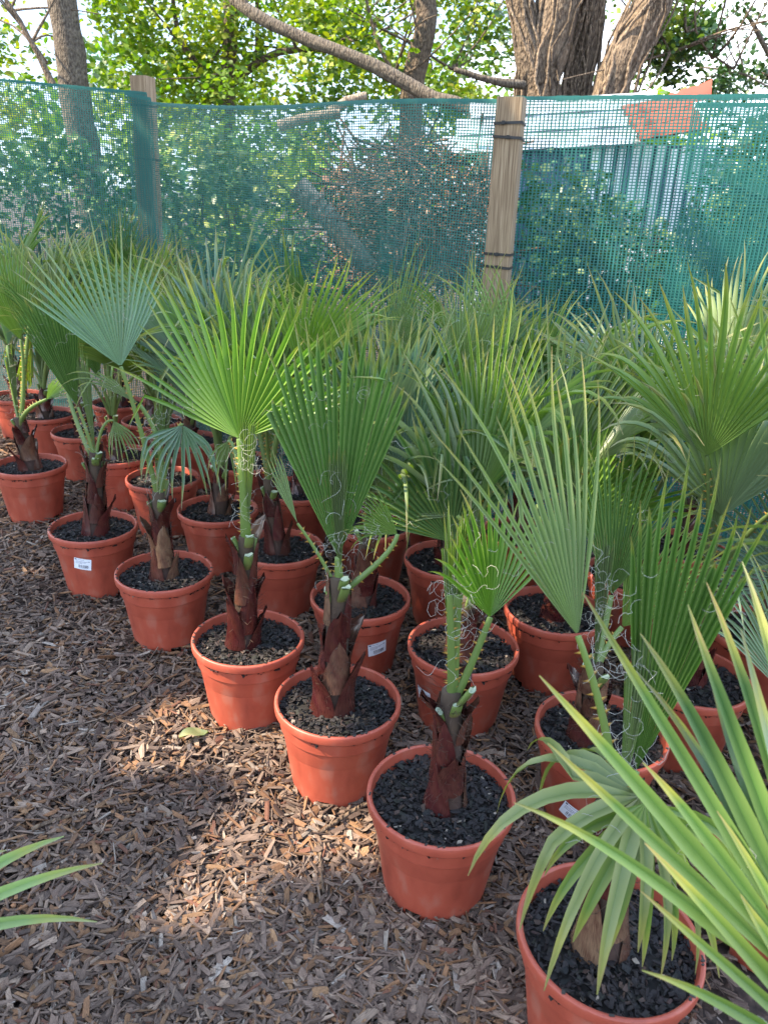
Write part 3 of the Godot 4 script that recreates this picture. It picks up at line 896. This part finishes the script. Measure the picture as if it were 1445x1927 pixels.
func net_panel(fence: Node3D, a: Vector2, b: Vector2, ha: Array, off: float, seed_: int, fold: float) -> void:
	var L := a.distance_to(b)
	var d := (b - a) / L
	var nrm := Vector3(-d.y, 0, d.x)
	if nrm.z < 0: nrm = -nrm
	var nz := FastNoiseLite.new()
	nz.seed = seed_; nz.frequency = 0.8; nz.fractal_octaves = 2
	var cols := int(L / 0.0136); var rows := 172
	var c0 := Color(0.022, 0.140, 0.122)
	var s := Shape.new()
	var pos := func(u: float, t: float) -> Vector3:
		# u along, t up 0..1
		var x := u * L
		var top := lerpf(lerpf(ha[0], ha[2], u), ha[1], 1.0 - absf(2.0 * u - 1.0)) if ha.size() == 3 else lerpf(ha[0], ha[1], u)
		var shear: float = sin(u * 9.0 + seed_) * 0.018 * (1.0 - t)
		var w: float = nz.get_noise_2d(x * 1.6 + t * 0.9, t * 1.2) * 0.10 * fold * (0.35 + sin(u * PI)) * (1.1 - t)
		w += sin((x * 1.7 - t * 1.1) * 9.0 + nz.get_noise_2d(x, t * 2.0) * 5.0) * 0.006 * fold * (1.0 - 0.6 * t)
		return Vector3(a.x + d.x * (x + shear), t * top, a.y + d.y * (x + shear)) + nrm * (off + w)
	var P := []
	for j in rows + 1:
		var row := PackedVector3Array()
		for i in cols + 1: row.append(pos.call(float(i) / cols, float(j) / rows))
		P.append(row)
	var e := Vector3(d.x, 0, d.y)
	# upright tapes
	for i in cols + 1:
		var w := 0.0023 * rr(0.8, 1.25)
		var la := -1; var lb := -1
		for j in range(0, rows + 1, 4):
			var q: Vector3 = P[j][i]
			var c := c0 * rr(0.9, 1.1)
			var ia := s.p(q - e * w + nrm * 0.0008, c); var ib := s.p(q + e * w + nrm * 0.0008, c)
			if la >= 0: s.quad(la, ia, ib, lb)
			la = ia; lb = ib
	# cross threads
	for j in rows + 1:
		var w := 0.0017 if j < rows else 0.007
		var la := -1; var lb := -1
		for i in cols + 1:
			var q: Vector3 = P[j][i]
			var ww := w * rr(0.85, 1.2)
			var ia := s.p(q - Vector3.UP * ww, c0); var ib := s.p(q + Vector3.UP * ww, c0)
			if la >= 0: s.quad(la, lb, ib, ia)
			la = ia; lb = ib
	part("net_panel", s, mats.net, fence)

func fence_post(fence: Node3D, base: Vector3, top: Vector3, w: float, ties: Array, tie_off: float) -> void:
	var s := Shape.new()
	var y := (top - base).normalized()
	var x := Vector3(0.96, 0, 0.28); x = (x - y * x.dot(y)).normalized()
	var z := x.cross(y)
	var h := (top - base).length()
	var ring := [Vector2(-1, -0.88), Vector2(-0.9, -1), Vector2(0.9, -1), Vector2(1, -0.88), Vector2(1, 0.88), Vector2(0.9, 1), Vector2(-0.9, 1), Vector2(-1, 0.88)]
	var per := [0.0, 0.01, 0.1, 0.11, 0.2, 0.21, 0.3, 0.31, 0.4]
	for side in 8:
		var c0: Vector2 = ring[side]; var c1: Vector2 = ring[(side + 1) % 8]
		var prev := []
		for j in 7:
			var t := j / 6.0
			var bow := x * sin(t * 2.2) * 0.006
			var p := base + y * (h * t) + bow
			var i0 := s.p(p + (x * c0.x + z * c0.y) * w * 0.5, Color(0.62, 0.63, 0.64), Vector2(per[side], t * 1.7)); var i1 := s.p(p + (x * c1.x + z * c1.y) * w * 0.5, Color(0.62, 0.63, 0.64), Vector2(per[side + 1], t * 1.7))
			if j > 0: s.quad(prev[0], i0, i1, prev[1])
			prev = [i0, i1]
	var k := s.v.size()
	for c in ring: s.p(base + y * h + x * sin(2.2) * 0.006 + (x * c.x + z * c.y) * w * 0.5, Color(0.95, 0.9, 0.82), Vector2(c.x * 0.05, c.y * 0.05))
	for i in range(1, 7): s.tri(k, k + i, k + i + 1)
	var o := part("fence_post", s, mats.post, fence)
	for q in ties:
		var t := Shape.new()
		var p: Vector3 = base + y * (h * q[0]) + x * sin(q[0] * 2.2) * 0.006
		var prev := -1
		var ww := w * 0.5 + 0.0035
		var corner := [Vector2(-1, -1), Vector2(1, -1), Vector2(1, 1), Vector2(-1, 1), Vector2(-1, -1)]
		for hh in [-0.0045, 0.0045]:
			for c in corner:
				t.p(p + (x * c.x + z * c.y) * ww + y * (hh + c.x * q[1]), Color(0.012, 0.012, 0.014))
		for i in 4: t.quad(i, i + 5, i + 6, i + 1)
		# the lock of the tie
		var lp: Vector3 = p + x * ww * q[2] + z * (ww + 0.004)
		var b := Shape.new()
		for f in [[x, y, z], [y, z, x], [z, x, y]]:
			for sg in [-1.0, 1.0]:
				var m: Vector3 = lp + f[2] * 0.005 * sg
				var i0 := t.p(m - f[0] * 0.006 - f[1] * 0.006, Color(0.012, 0.012, 0.014)); var i1 := t.p(m + f[0] * 0.006 - f[1] * 0.006, Color(0.012, 0.012, 0.014)); var i2 := t.p(m + f[0] * 0.006 + f[1] * 0.006, Color(0.012, 0.012, 0.014)); var i3 := t.p(m - f[0] * 0.006 + f[1] * 0.006, Color(0.012, 0.012, 0.014))
				if sg > 0: t.quad(i0, i3, i2, i1)
				else: t.quad(i0, i1, i2, i3)
		part("cable_tie", t, mats.plastic_black, o)

func make_fence() -> void:
	var f := thing("netting_fence", "green windbreak netting stretched on wooden posts behind the palms", "fence")
	var pr := px(957, 188, -3.05); var pl := px(265, 143, -4.60)
	fence_post(f, Vector3(pr.x + 0.012, -0.1, -3.0), Vector3(pr.x, pr.y, -3.0), 0.092, [[0.955, 0.002, -0.3], [0.93, -0.002, 0.1], [0.715, -0.001, 0.0], [0.69, -0.003, 0.1]], 0.0)
	fence_post(f, Vector3(pl.x - 0.03, -0.1, -4.62), Vector3(pl.x, pl.y, -4.62), 0.098, [[0.93, 0.001, 0.0], [0.80, 0.0, 0.2]], 0.0)
	fence_post(f, Vector3(2.34, -0.1, -2.62), Vector3(2.34, 1.75, -2.62), 0.092, [], 0.0)
	fence_post(f, Vector3(-3.4, -0.1, -4.9), Vector3(-3.4, 1.95, -4.9), 0.092, [], 0.0)
	# heights of the hem read along the fence
	net_panel(f, FENCE[0], Vector2(-1.34, -4.55), [1.93, px(255, 176, -4.57).y], 0.0, 3, 0.5)
	net_panel(f, Vector2(-1.34, -4.55), Vector2(0.36, -3.10), [px(290, 192, -4.5).y, px(640, 203, -3.8).y, px(930, 190, -3.1).y], 0.0, 8, 1.3)
	net_panel(f, Vector2(0.36, -3.10), FENCE[3], [px(985, 185, -3.07).y, px(1445, 182, -2.82).y + 0.03], 0.0, 12, 0.9)
	net_panel(f, Vector2(-1.45, -4.545), Vector2(-1.31, -4.53), [px(255, 178, -4.57).y, px(290, 186, -4.5).y], 0.012, 21, 0.1)
	net_panel(f, Vector2(1.02, -3.02), Vector2(2.3, -2.70), [px(1330, 190, -2.95).y, 1.70], -0.03, 17, 1.4)

# ------------------------------------------------------------------ trees
func leaf_mesh(m: Material, long: float) -> ArrayMesh:
	var s := Shape.new()
	var w := Color.WHITE
	# pointed oval, creased along the rib and curved
	var a := s.p(Vector3(-0.5, 0, 0), w); var b := s.p(Vector3(-0.22, 0.05, 0.30 * long), w); var c := s.p(Vector3(0.15, 0.05, 0.33 * long), w); var d := s.p(Vector3(0.5, -0.10, 0), w)
	var e := s.p(Vector3(0.15, 0.05, -0.33 * long), w); var f := s.p(Vector3(-0.22, 0.05, -0.30 * long), w); var g := s.p(Vector3(0.0, -0.02, 0), w)
	for t in [[a, b, g], [b, c, g], [c, d, g], [d, e, g], [e, f, g], [f, a, g]]: s.tri(t[0], t[2], t[1])
	return s.mesh(m)

# clusters: [centre, radius, leaves]; keep: lines of sun that stay free of leaves
func crown(tree: Node3D, clusters: Array, m: Material, size: float, tones: Array, keep: Array = []) -> void:
	var xf := []
	for c in clusters:
		var tone: Color = tones[rng.randi() % tones.size()]
		for i in int(c[2] * (1.5 if size < 0.075 and size > 0.062 else 1.0)):
			var dv := Vector3(rng.randfn(), rng.randfn(), rng.randfn())
			dv = dv.normalized() * c[1] * pow(rng.randf(), 0.42)
			dv.y *= 0.75
			var p: Vector3 = c[0] + dv
			var blocked := false
			for k in keep:
				var v: Vector3 = p - k[0]
				if (v - sun_from * v.dot(sun_from)).length() < k[1] + 0.035: blocked = true; break
			if blocked: continue
			var b := Basis(Vector3.UP, rr(0, TAU)) * Basis(Vector3.RIGHT, rng.randfn(0.35, 0.6)) * Basis(Vector3.BACK, rng.randfn(-0.25, 0.5))
			var col := tone * rr(0.75, 1.3)
			col.r *= rr(0.85, 1.2); col.a = 1
			xf.append([Transform3D(b * Basis.from_scale(Vector3.ONE * size * rr(0.65, 1.25)), p), col])
	var mm := MultiMesh.new()
	mm.transform_format = MultiMesh.TRANSFORM_3D
	mm.use_colors = true
	mm.mesh = leaf_mesh(m, 1.0)
	mm.instance_count = xf.size()
	for i in xf.size():
		mm.set_instance_transform(i, xf[i][0]); mm.set_instance_color(i, xf[i][1])
	var o := MultiMeshInstance3D.new()
	o.name = "crown"; o.multimesh = mm
	o.set_meta("kind", "stuff")
	tree.add_child(o, true)

func limb(tree: Node3D, called: String, pts: Array, r0: float, r1: float, tone: Color, wobble := 0.03, sides := 10) -> void:
	# pts refined into a smooth, slightly crooked line
	var curve := Curve3D.new()
	for i in pts.size():
		var t: Vector3 = (pts[min(i + 1, pts.size() - 1)] - pts[max(i - 1, 0)]) * 0.22
		curve.add_point(pts[i], -t, t)
	var L := curve.get_baked_length()
	var n := int(clampf(L / 0.18, 6, 40))
	var q := []; var rad := []; var col := []
	for i in n + 1:
		var t := float(i) / n
		q.append(curve.sample_baked(L * t) + Vector3(rr(-1, 1), rr(-0.5, 0.5), rr(-1, 1)) * wobble * r0 * 3.0 * minf(1.0, t * 4.0))
		rad.append(lerpf(r0, r1, pow(t, 0.8)) * rr(0.92, 1.08))
		col.append(tone * rr(0.88, 1.12))
	var s := Shape.new()
	tube(s, q, rad, col, sides, Vector3(0.3, 0.2, 1).normalized())
	part(called, s, mats.bark, tree)

func twigs(tree: Node3D, from: Array, count: int, len: float, r: float, tone: Color) -> void:
	for i in count:
		var p: Vector3 = from[rng.randi() % from.size()]
		var d := Vector3(rr(-1, 1), rr(-0.2, 1.0), rr(-0.6, 0.6)).normalized()
		var a := p + d * len * 0.5 + Vector3(0, rr(-0.1, 0.1), 0)
		limb(tree, "branch", [p, a, p + d * len * rr(0.8, 1.2) + Vector3(rr(-0.2, 0.2), rr(-0.2, 0.25), 0)], r, r * 0.25, tone, 0.1, 5)

func grown(x0: float, x1: float, y0: float, y1: float, z0: float, z1: float, n: int, radius: float, leaves: int) -> Array:
	var out := []
	for i in n:
		var z := rr(z0, z1)
		out.append([px(rr(x0, x1), rr(y0, y1), z), radius * rr(0.6, 1.25), int(leaves * rr(0.6, 1.3))])
	return out

func make_trees() -> void:
	var lime := [Color(0.20, 0.29, 0.030), Color(0.15, 0.25, 0.030), Color(0.26, 0.32, 0.04), Color(0.09, 0.18, 0.03)]
	var dark := [Color(0.03, 0.075, 0.018), Color(0.045, 0.10, 0.022), Color(0.06, 0.11, 0.03)]
	var grey := Color(0.30, 0.27, 0.24)
	var brown := Color(0.34, 0.28, 0.225)
	# tree with the single grey trunk
	var z := -8.0
	var t := thing("leafy_tree", "leafy tree with one smooth grey trunk rising behind the netting corner", "tree", Vector3.ZERO, "trees beyond the netting")
	limb(t, "trunk", [Vector3(px(145, 170, z).x + 0.1, -0.1, z), px(142, 170, z), px(120, 20, z), px(100, -200, z), px(80, -500, z)], 0.17, 0.10, grey, 0.02, 14)
	limb(t, "branch", [px(110, -20, z), px(60, -80, z), px(-40, -150, z)], 0.06, 0.02, grey)
	limb(t, "branch", [px(100, 160, z + 0.4), px(55, 70, z + 0.4), px(0, -20, z + 0.4)], 0.035, 0.018, brown, 0.05, 7)
	twigs(t, [px(60, 80, z + 0.3), px(20, 20, z), px(90, 120, z)], 7, 0.8, 0.015, brown)
	crown(t, grown(-150, 70, 70, 230, z - 1.5, z - 0.6, 10, 0.42, 90) + grown(190, 420, -60, 200, z - 1.8, z - 0.6, 26, 0.48, 100) + grown(-200, 400, -330, -60, z - 1.8, z - 0.6, 9, 0.6, 80), mats.tree_leaf, 0.070, lime)
	# bushy tree between, thin dark stem
	z = -9.0
	t = thing("leafy_tree", "bushy yellow-green tree with a thin dark stem behind the netting", "tree", Vector3.ZERO, "trees beyond the netting")
	limb(t, "trunk", [Vector3(px(430, 350, z).x, -0.1, z), px(432, 330, z), px(430, 140, z), px(440, -100, z), px(450, -300, z)], 0.12, 0.06, brown * 0.8, 0.04, 10)
	limb(t, "branch", [px(432, 160, z), px(520, 100, z), px(620, 90, z), px(700, 40, z)], 0.05, 0.015, brown * 0.8, 0.08, 7)
	limb(t, "branch", [px(430, 190, z), px(350, 90, z), px(320, -40, z)], 0.05, 0.02, brown * 0.8, 0.08, 7)
	twigs(t, [px(480, 120, z), px(560, 95, z), px(380, 140, z), px(640, 80, z)], 12, 1.0, 0.018, brown * 0.8)
	crown(t, grown(350, 720, -40, 210, z - 1.5, z + 1.0, 46, 0.42, 95) + grown(380, 620, 220, 420, z - 0.5, z + 1.5, 22, 0.42, 100) + grown(300, 750, -350, -60, z - 1.5, z + 1.0, 8, 0.6, 80), mats.tree_leaf, 0.065, lime)
	# ivy-clad single trunk
	z = -8.4
	t = thing("leafy_tree", "leafy tree with a rough crooked trunk left of the three stout trunks", "tree", Vector3.ZERO, "trees beyond the netting")
	limb(t, "trunk", [Vector3(px(770, 300, z).x, -0.1, z), px(772, 200, z), px(790, 110, z), px(802, 0, z), px(820, -250, z)], 0.14, 0.10, brown, 0.06, 12)
	limb(t, "branch", [px(775, 190, z + 0.2), px(720, 100, z + 0.2), px(690, 0, z + 0.2)], 0.03, 0.015, brown, 0.06, 6)
	twigs(t, [px(790, 90, z), px(740, 150, z), px(850, 130, z)], 12, 0.9, 0.015, brown)
	crown(t, grown(690, 950, -80, 160, z - 2.0, z - 0.2, 28, 0.38, 80) + grown(600, 900, 150, 210, z - 1.5, z, 10, 0.36, 80) + grown(680, 980, -350, -80, z - 1.5, z - 0.3, 7, 0.55, 80), mats.tree_leaf, 0.065, lime)
	# three stout trunks from one stool
	z = -6.9
	t = thing("stout_tree", "old tree with three stout ivy-stemmed trunks spreading above the shed", "tree", Vector3.ZERO, "trees beyond the netting")
	var foot := Vector3(px(1050, 200, z).x, -0.1, z)
	limb(t, "trunk", [foot, px(1010, 250, z), px(1015, 130, z), px(1050, 30, z), px(1075, -120, z), px(1080, -400, z)], 0.26, 0.13, brown * 1.1, 0.03, 14)
	limb(t, "trunk", [px(1012, 160, z + 0.05), px(990, 70, z + 0.05), px(975, -20, z), px(940, -220, z)], 0.13, 0.07, brown * 0.9, 0.03, 12)
	limb(t, "trunk", [foot + Vector3(0.15, 0, -0.2), px(1080, 200, z - 0.2), px(1098, 90, z - 0.2), px(1115, -60, z - 0.2), px(1130, -300, z - 0.2)], 0.17, 0.10, brown, 0.04, 12)
	limb(t, "trunk", [foot + Vector3(0.3, 0, 0.1), px(1140, 210, z + 0.1), px(1180, 100, z + 0.1), px(1235, -10, z + 0.1), px(1290, -220, z + 0.1)], 0.20, 0.13, brown * 1.1, 0.03, 14)
	for q in [[px(1010, 260, z), px(1015, 130, z), px(1050, 30, z), px(1075, -60, z), 0.20], [px(1080, 230, z - 0.2), px(1098, 90, z - 0.2), px(1106, 0, z - 0.2), px(1115, -60, z - 0.2), 0.14], [px(1140, 230, z + 0.1), px(1180, 100, z + 0.1), px(1235, -10, z + 0.1), px(1260, -80, z + 0.1), 0.18], [px(1012, 160, z + 0.05), px(990, 70, z + 0.05), px(975, -20, z), px(968, -60, z), 0.12]]:
		for k in 9:
			var az := rr(0.2, PI - 0.2); var pts := []
			for i in 9:
				var f := i / 8.0 * 2.999
				var p: Vector3 = q[int(f)].lerp(q[int(f) + 1], f - int(f))
				az += rr(-0.45, 0.45)
				pts.append(p + Vector3(cos(az), 0, absf(sin(az))) * q[4] * 0.98)
			limb(t, "ivy_stem", pts, rr(0.010, 0.022), 0.008, brown * rr(0.7, 1.7), 0.25, 6)
	limb(t, "branch", [px(985, 160, z + 0.2), px(920, 150, z + 0.3), px(855, 130, z + 0.3)], 0.035, 0.02, grey, 0.06, 7)
	twigs(t, [px(1290, 60, z), px(1340, 110, z), px(1380, 130, z - 0.5), px(1260, 100, z)], 14, 0.9, 0.012, brown)
	crown(t, grown(1110, 1300, -80, 60, z - 1.2, z - 0.3, 18, 0.30, 75) + grown(1230, 1330, 30, 165, z - 0.6, z, 15, 0.27, 120) + grown(880, 1000, -60, 120, z - 2.0, z - 0.8, 12, 0.35, 60), mats.ivy_leaf, 0.055, dark + lime)
	# the sparse tree at the right edge
	z = -10.0
	t = thing("sparse_tree", "sparse tree with thin twigs against bright sky right of the shed", "tree", Vector3.ZERO, "trees beyond the netting")
	limb(t, "trunk", [Vector3(px(1480, 200, z).x, -0.1, z), px(1470, 250, z), px(1450, 120, z), px(1400, 20, z)], 0.09, 0.02, brown * 0.7, 0.05, 8)
	twigs(t, [px(1460, 150, z), px(1430, 80, z), px(1400, 140, z), px(1350, 130, z), px(1330, 60, z)], 16, 0.9, 0.012, brown * 0.7)
	crown(t, grown(1330, 1480, 130, 190, z - 1.0, z + 0.5, 14, 0.28, 60) + grown(1300, 1460, 0, 110, z - 0.5, z + 0.5, 6, 0.30, 26), mats.ivy_leaf, 0.065, dark)
	# the long dead bough
	t = thing("dead_bough", "long bare grey bough slanting down across the leaves to the netting", "branch")
	limb(t, "bough", [px(415, -30, -7.4), px(470, 22, -7.3), px(580, 75, -7.2), px(700, 122, -7.1), px(830, 195, -7.0), px(900, 260, -6.9), Vector3(px(960, 330, -6.8).x, -0.1, -6.8)], 0.045, 0.065, grey, 0.06, 9)
	limb(t, "branch", [px(470, 22, -7.3), px(450, -20, -7.3), px(430, -60, -7.3)], 0.03, 0.02, grey, 0.05, 6)
	# shrubs and undergrowth behind the net
	var shrubs := [[-120, 230, 260, 520, -6.6, "dark green shrub behind the left netting corner", dark + [lime[3]]], [230, 430, 250, 540, -6.2, "mixed green shrub behind the left netting post", dark + lime],
		[420, 640, 300, 560, -6.0, "low green shrub with sunlit leaves behind the middle netting", dark + lime], [1020, 1270, 330, 600, -4.7, "dark ivy mound sloping down in front of the shed", dark],
		[1345, 1500, 240, 600, -4.4, "tall dark shrub behind the doubled netting beside the shed", dark]]
	for q in shrubs:
		var sh := thing("shrub", q[5], "shrub", Vector3.ZERO, "shrubs behind the netting")
		var cl := []
		var zz: float = q[4]
		for i in 34:
			var u := rng.randf()
			var x := lerpf(q[0], q[1], u)
			var ylo: float = q[2]
			if q[0] == 1020: ylo = lerpf(310, 490, u)
			cl.append([px(x, lerpf(ylo, q[3], rng.randf()), zz + rr(-0.5, 0.4)), 0.26 * rr(0.7, 1.2), 95])
		for k in 5:
			var x0 := lerpf(q[0], q[1], rng.randf())
			var p := px(x0, q[3], zz)
			limb(sh, "stem", [Vector3(p.x, -0.1, zz), p, px(x0 + rr(-40, 40), lerpf(q[2], q[3], 0.4), zz)], 0.025, 0.008, brown * 0.7, 0.06, 6)
		crown(sh, cl, mats.ivy_leaf, 0.06, q[6])
	# far wood that closes the view
	var w := Node3D.new()
	w.name = "distant_wood"
	add_child(w)
	tag(w, "far green wood seen as one mass between the trunks", "wood", "", "stuff")
	crown(w, grown(-300, 1300, 190, 430, -22, -16, 90, 1.1, 110) + grown(150, 900, 60, 190, -22, -17, 22, 1.0, 80) + grown(1250, 1800, 280, 430, -22, -16, 34, 1.1, 100), mats.tree_leaf, 0.20, lime + dark)
	# heap of dead twigs
	var hp := thing("brush_heap", "heap of reddish dead twigs behind the middle of the netting", "heap")
	var hs := Shape.new()
	for i in 620:
		var u := rng.randf(); var vv := rng.randf()
		var p := px(lerpf(620, 930, u), lerpf(260 + 120 * absf(u - 0.6), 540, vv), -5.4 + rr(-0.7, 0.6))
		var d := Vector3(rr(-1, 1), rr(-0.5, 0.9), rr(-1, 1)).normalized() * rr(0.12, 0.4)
		tube(hs, [p - d, p + Vector3(rr(-1, 1), rr(-1, 1), 0) * 0.03, p + d], [0.007, 0.006, 0.002], same(Color(0.34, 0.19, 0.13) * rr(0.5, 1.7), 3), 4, Vector3.UP, 1.0, false)
	var hm := part("twig_mass", hs, mats.bark, hp)
	hm.set_meta("kind", "stuff")
	var hl := []
	for i in 24: hl.append([px(rr(640, 920), rr(330, 540), -5.5 + rr(-0.5, 0.4)), 0.25, 40])
	crown(hp, hl, mats.ivy_leaf, 0.05, [Color(0.30, 0.16, 0.09), Color(0.22, 0.15, 0.07), Color(0.06, 0.11, 0.03), Color(0.36, 0.22, 0.15)])
	# fallen pale logs
	for q in [[[560, 350], [690, 500], -4.9, 0.07, "pale sunlit fallen log leaning in the undergrowth"], [[525, 238], [640, 214], -6.2, 0.04, "pale broken branch lying on top of the brush heap"], [[620, 210], [690, 180], -6.3, 0.035, "broken bough end poking up above the netting"]]:
		var lg := thing("fallen_log", q[4], "log")
		limb(lg, "wood", [px(q[0][0], q[0][1], q[2]), px((q[0][0] + q[1][0]) * 0.5, (q[0][1] + q[1][1]) * 0.5 - 6, q[2]), px(q[1][0], q[1][1], q[2])], q[3], q[3] * 0.8, Color(0.62, 0.56, 0.50), 0.03, 9)

# the big tree left of the picture that keeps this corner in dappled shade
func make_shade_tree() -> void:
	var keep := []
	for q in [[600, 1560, 0.0, 0.13], [690, 1555, 0.0, 0.10], [520, 1560, 0.0, 0.09], [500, 1450, 0.0, 0.07], [345, 1400, 0.0, 0.12], [560, 1480, 0.05, 0.11], [400, 1690, 0.0, 0.07], [210, 1290, 0.0, 0.05]]:
		keep.append([px_ground(q[0], q[1], q[2]), q[3]])
	keep.append([px(395, 1290, -1.70), 0.18]); keep.append([px(420, 1210, -1.70), 0.13]); keep.append([px(440, 1330, -1.66), 0.15]); keep.append([px(560, 1440, -1.43), 0.16]); keep.append([px(600, 1490, -1.42), 0.13])
	keep.append([px(470, 740, -1.79), 0.17]); keep.append([px(400, 660, -1.79), 0.13]); keep.append([px(520, 800, -1.79), 0.12]); keep.append([px(45, 690, -3.1), 0.15]); keep.append([px(110, 735, -3.0), 0.13])
	keep.append([px(300, 1080, -2.1), 0.05]); keep.append([px(1350, 1700, -0.62), 0.10]); keep.append([px(1290, 1560, -0.6), 0.06]); keep.append([px(900, 1020, -1.2), 0.06])
	keep.append([px(1150, 900, -2.0), 0.08]); keep.append([px(700, 620, -2.1), 0.07])
	var t := thing("shade_tree", "broad leafy tree beside the plot that throws the dappled shade", "tree")
	limb(t, "trunk", [Vector3(-5.6, -0.1, -1.2), Vector3(-5.5, 1.6, -1.2), Vector3(-5.3, 3.4, -1.1), Vector3(-5.2, 6.2, -1.0)], 0.28, 0.12, Color(0.36, 0.3, 0.25), 0.02, 12)
	for q in [[-4.4, 4.2, -3.6], [-4.2, 4.4, 0.8], [-6.4, 4.6, -3.4], [-4.0, 5.6, -1.4], [-6.3, 5.0, 1.0]]:
		limb(t, "branch", [Vector3(-5.4, 2.6, -1.15), Vector3(q[0] * 0.5 - 2.7, q[1] * 0.5 + 1.6, q[2] * 0.5 - 0.5), Vector3(q[0], q[1], q[2])], 0.10, 0.03, Color(0.36, 0.3, 0.25), 0.03, 8)
	var cl := []
	for i in 200:
		var z := rr(-4.0, 1.6)
		var y := rr(2.7, 6.6)
		var x := -y * 0.93 + rr(-1.6, 1.5) + 0.2
		if x > -2.9 - maxf(0.0, -z - 2.0) * 0.5: continue
		cl.append([Vector3(x, y, z), 0.62 * rr(0.8, 1.2), 95])
	crown(t, cl, mats.tree_leaf, 0.15, [Color(0.10, 0.18, 0.025), Color(0.07, 0.14, 0.025), Color(0.13, 0.21, 0.03)], keep)

# ------------------------------------------------------------------ shed
func sheet(parent: Node3D, called: String, o: Vector3, u: Vector3, v: Vector3, waves: int, amp: float, m: Material, tone: Color) -> void:
	# corrugated across u, straight along v
	var s := Shape.new()
	var n := u.cross(v).normalized()
	var k := waves * 6
	for i in k + 1:
		var f := float(i) / k
		var h := n * sin(f * waves * TAU) * amp
		for j in 2:
			s.p(o + u * f + v * j + h, tone, Vector2(f * u.length(), j * v.length()))
	for i in k: s.quad(i * 2, i * 2 + 1, i * 2 + 3, i * 2 + 2)
	part(called, s, m, parent)

func make_shed() -> void:
	var t := thing("shed", "old shed of corrugated metal sheets with a rusty roof end", "shed")
	var z := -5.6
	# wall towards us, corrugations upright
	var wl := px(960, 470, z); var wr := px(1345, 470, z)
	wl.y = -0.05; wr.y = -0.05
	var htop := px(1150, 268, z).y
	var w := wr - wl
	for i in 4:
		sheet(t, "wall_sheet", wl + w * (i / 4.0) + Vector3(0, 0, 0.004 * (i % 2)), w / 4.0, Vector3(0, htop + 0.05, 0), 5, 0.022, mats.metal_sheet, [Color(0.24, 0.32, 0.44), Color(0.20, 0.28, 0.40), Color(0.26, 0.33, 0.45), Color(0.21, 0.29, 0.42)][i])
	# white boards nailed upright on it, with gaps
	for i in 15:
		var x := wl.x + 0.50 + i * 0.082 + rr(-0.008, 0.008)
		if x > wr.x - 0.03: break
		var bs := Shape.new()
		var bw := rr(0.020, 0.027); var y1 := htop - rr(0.0, 0.03); var zz := wl.z + 0.035
		var cs := Color(0.78, 0.78, 0.78) * rr(0.85, 1.1)
		if i == 11: cs = Color(0.42, 0.25, 0.20)
		cs.a = 1
		for f in [[Vector3(-bw, 0, 0.012), Vector3(bw, 0, 0.012)], [Vector3(bw, 0, 0.012), Vector3(bw, 0, -0.01)], [Vector3(-bw, 0, -0.01), Vector3(-bw, 0, 0.012)]]:
			var p0 := bs.p(Vector3(x, 0, zz) + f[0], cs); var p1 := bs.p(Vector3(x, y1, zz) + f[0], cs); var p2 := bs.p(Vector3(x, y1, zz) + f[1], cs); var p3 := bs.p(Vector3(x, 0, zz) + f[1], cs)
			bs.quad(p0, p1, p2, p3)
		part("wall_board", bs, mats.petiole, t)
	# side wall running back
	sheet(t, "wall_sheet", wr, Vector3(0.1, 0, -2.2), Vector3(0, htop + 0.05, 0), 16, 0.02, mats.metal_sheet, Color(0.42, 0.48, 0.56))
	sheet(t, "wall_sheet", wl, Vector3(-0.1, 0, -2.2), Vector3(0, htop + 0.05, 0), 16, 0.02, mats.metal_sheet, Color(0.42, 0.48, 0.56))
	# roof: sheets laid one above the other, each with its lit lower edge
	var a := px(835, 290, z + 0.15); var b := px(1215, 268, z + 0.15)
	var along := b - a
	var up := Vector3(0, 0.26, -0.75)
	for i in 3:
		sheet(t, "roof_sheet", a + up * (i / 3.0) * 1.0 + Vector3(0.10 * i, 0.045 * i, 0), up * 0.42, along, 2, 0.025, mats.metal_sheet, [Color(0.72, 0.74, 0.77), Color(0.66, 0.69, 0.73), Color(0.78, 0.79, 0.80)][i])
	# rusty sheets at the right end
	var r0 := px(1205, 262, z + 0.2); var r1 := px(1335, 240, z + 0.2)
	for i in 3:
		sheet(t, "rusty_sheet", r0 + Vector3(0, 0.085 * i, -0.20 * i), Vector3(0, 0.07, -0.22), (r1 - r0) * (1.0 + 0.02 * i), 2, 0.02, mats.rust, [Color(0.30, 0.075, 0.045), Color(0.34, 0.09, 0.055), Color(0.36, 0.09, 0.06)][i])
	var q0 := px(1238, 188, z - 0.3); var q1 := px(1340, 172, z - 0.3)
	var s := Shape.new()
	var prev := []
	for i in 12:
		var f := i / 11.0
		var p := q0.lerp(q1, f)
		var ia := s.p(p - Vector3(0, 0.05, 0.0), Color(0.33, 0.08, 0.06)); var ib := s.p(p + Vector3(0, 0.015 + 0.06 * f + rr(-0.010, 0.012), -0.05), Color(0.36, 0.09, 0.065)); var ic := s.p(p + Vector3(0, 0.0, -0.3), Color(0.30, 0.08, 0.06))
		if i > 0:
			s.quad(prev[0], prev[1], ib, ia); s.quad(prev[1], prev[2], ic, ib)
		prev = [ia, ib, ic]
	part("ridge_cap", s, mats.rust, t)

func _ready() -> void:
	rng.seed = 20240611
	make_materials()
	make_view()
	print("view"); make_chip_shapes(); make_ground()
	print("ground"); make_fence()
	make_shed()
	print("fence"); make_trees()
	make_shade_tree()
	print("trees"); make_pot_meshes(); make_palms()
	print("palms")
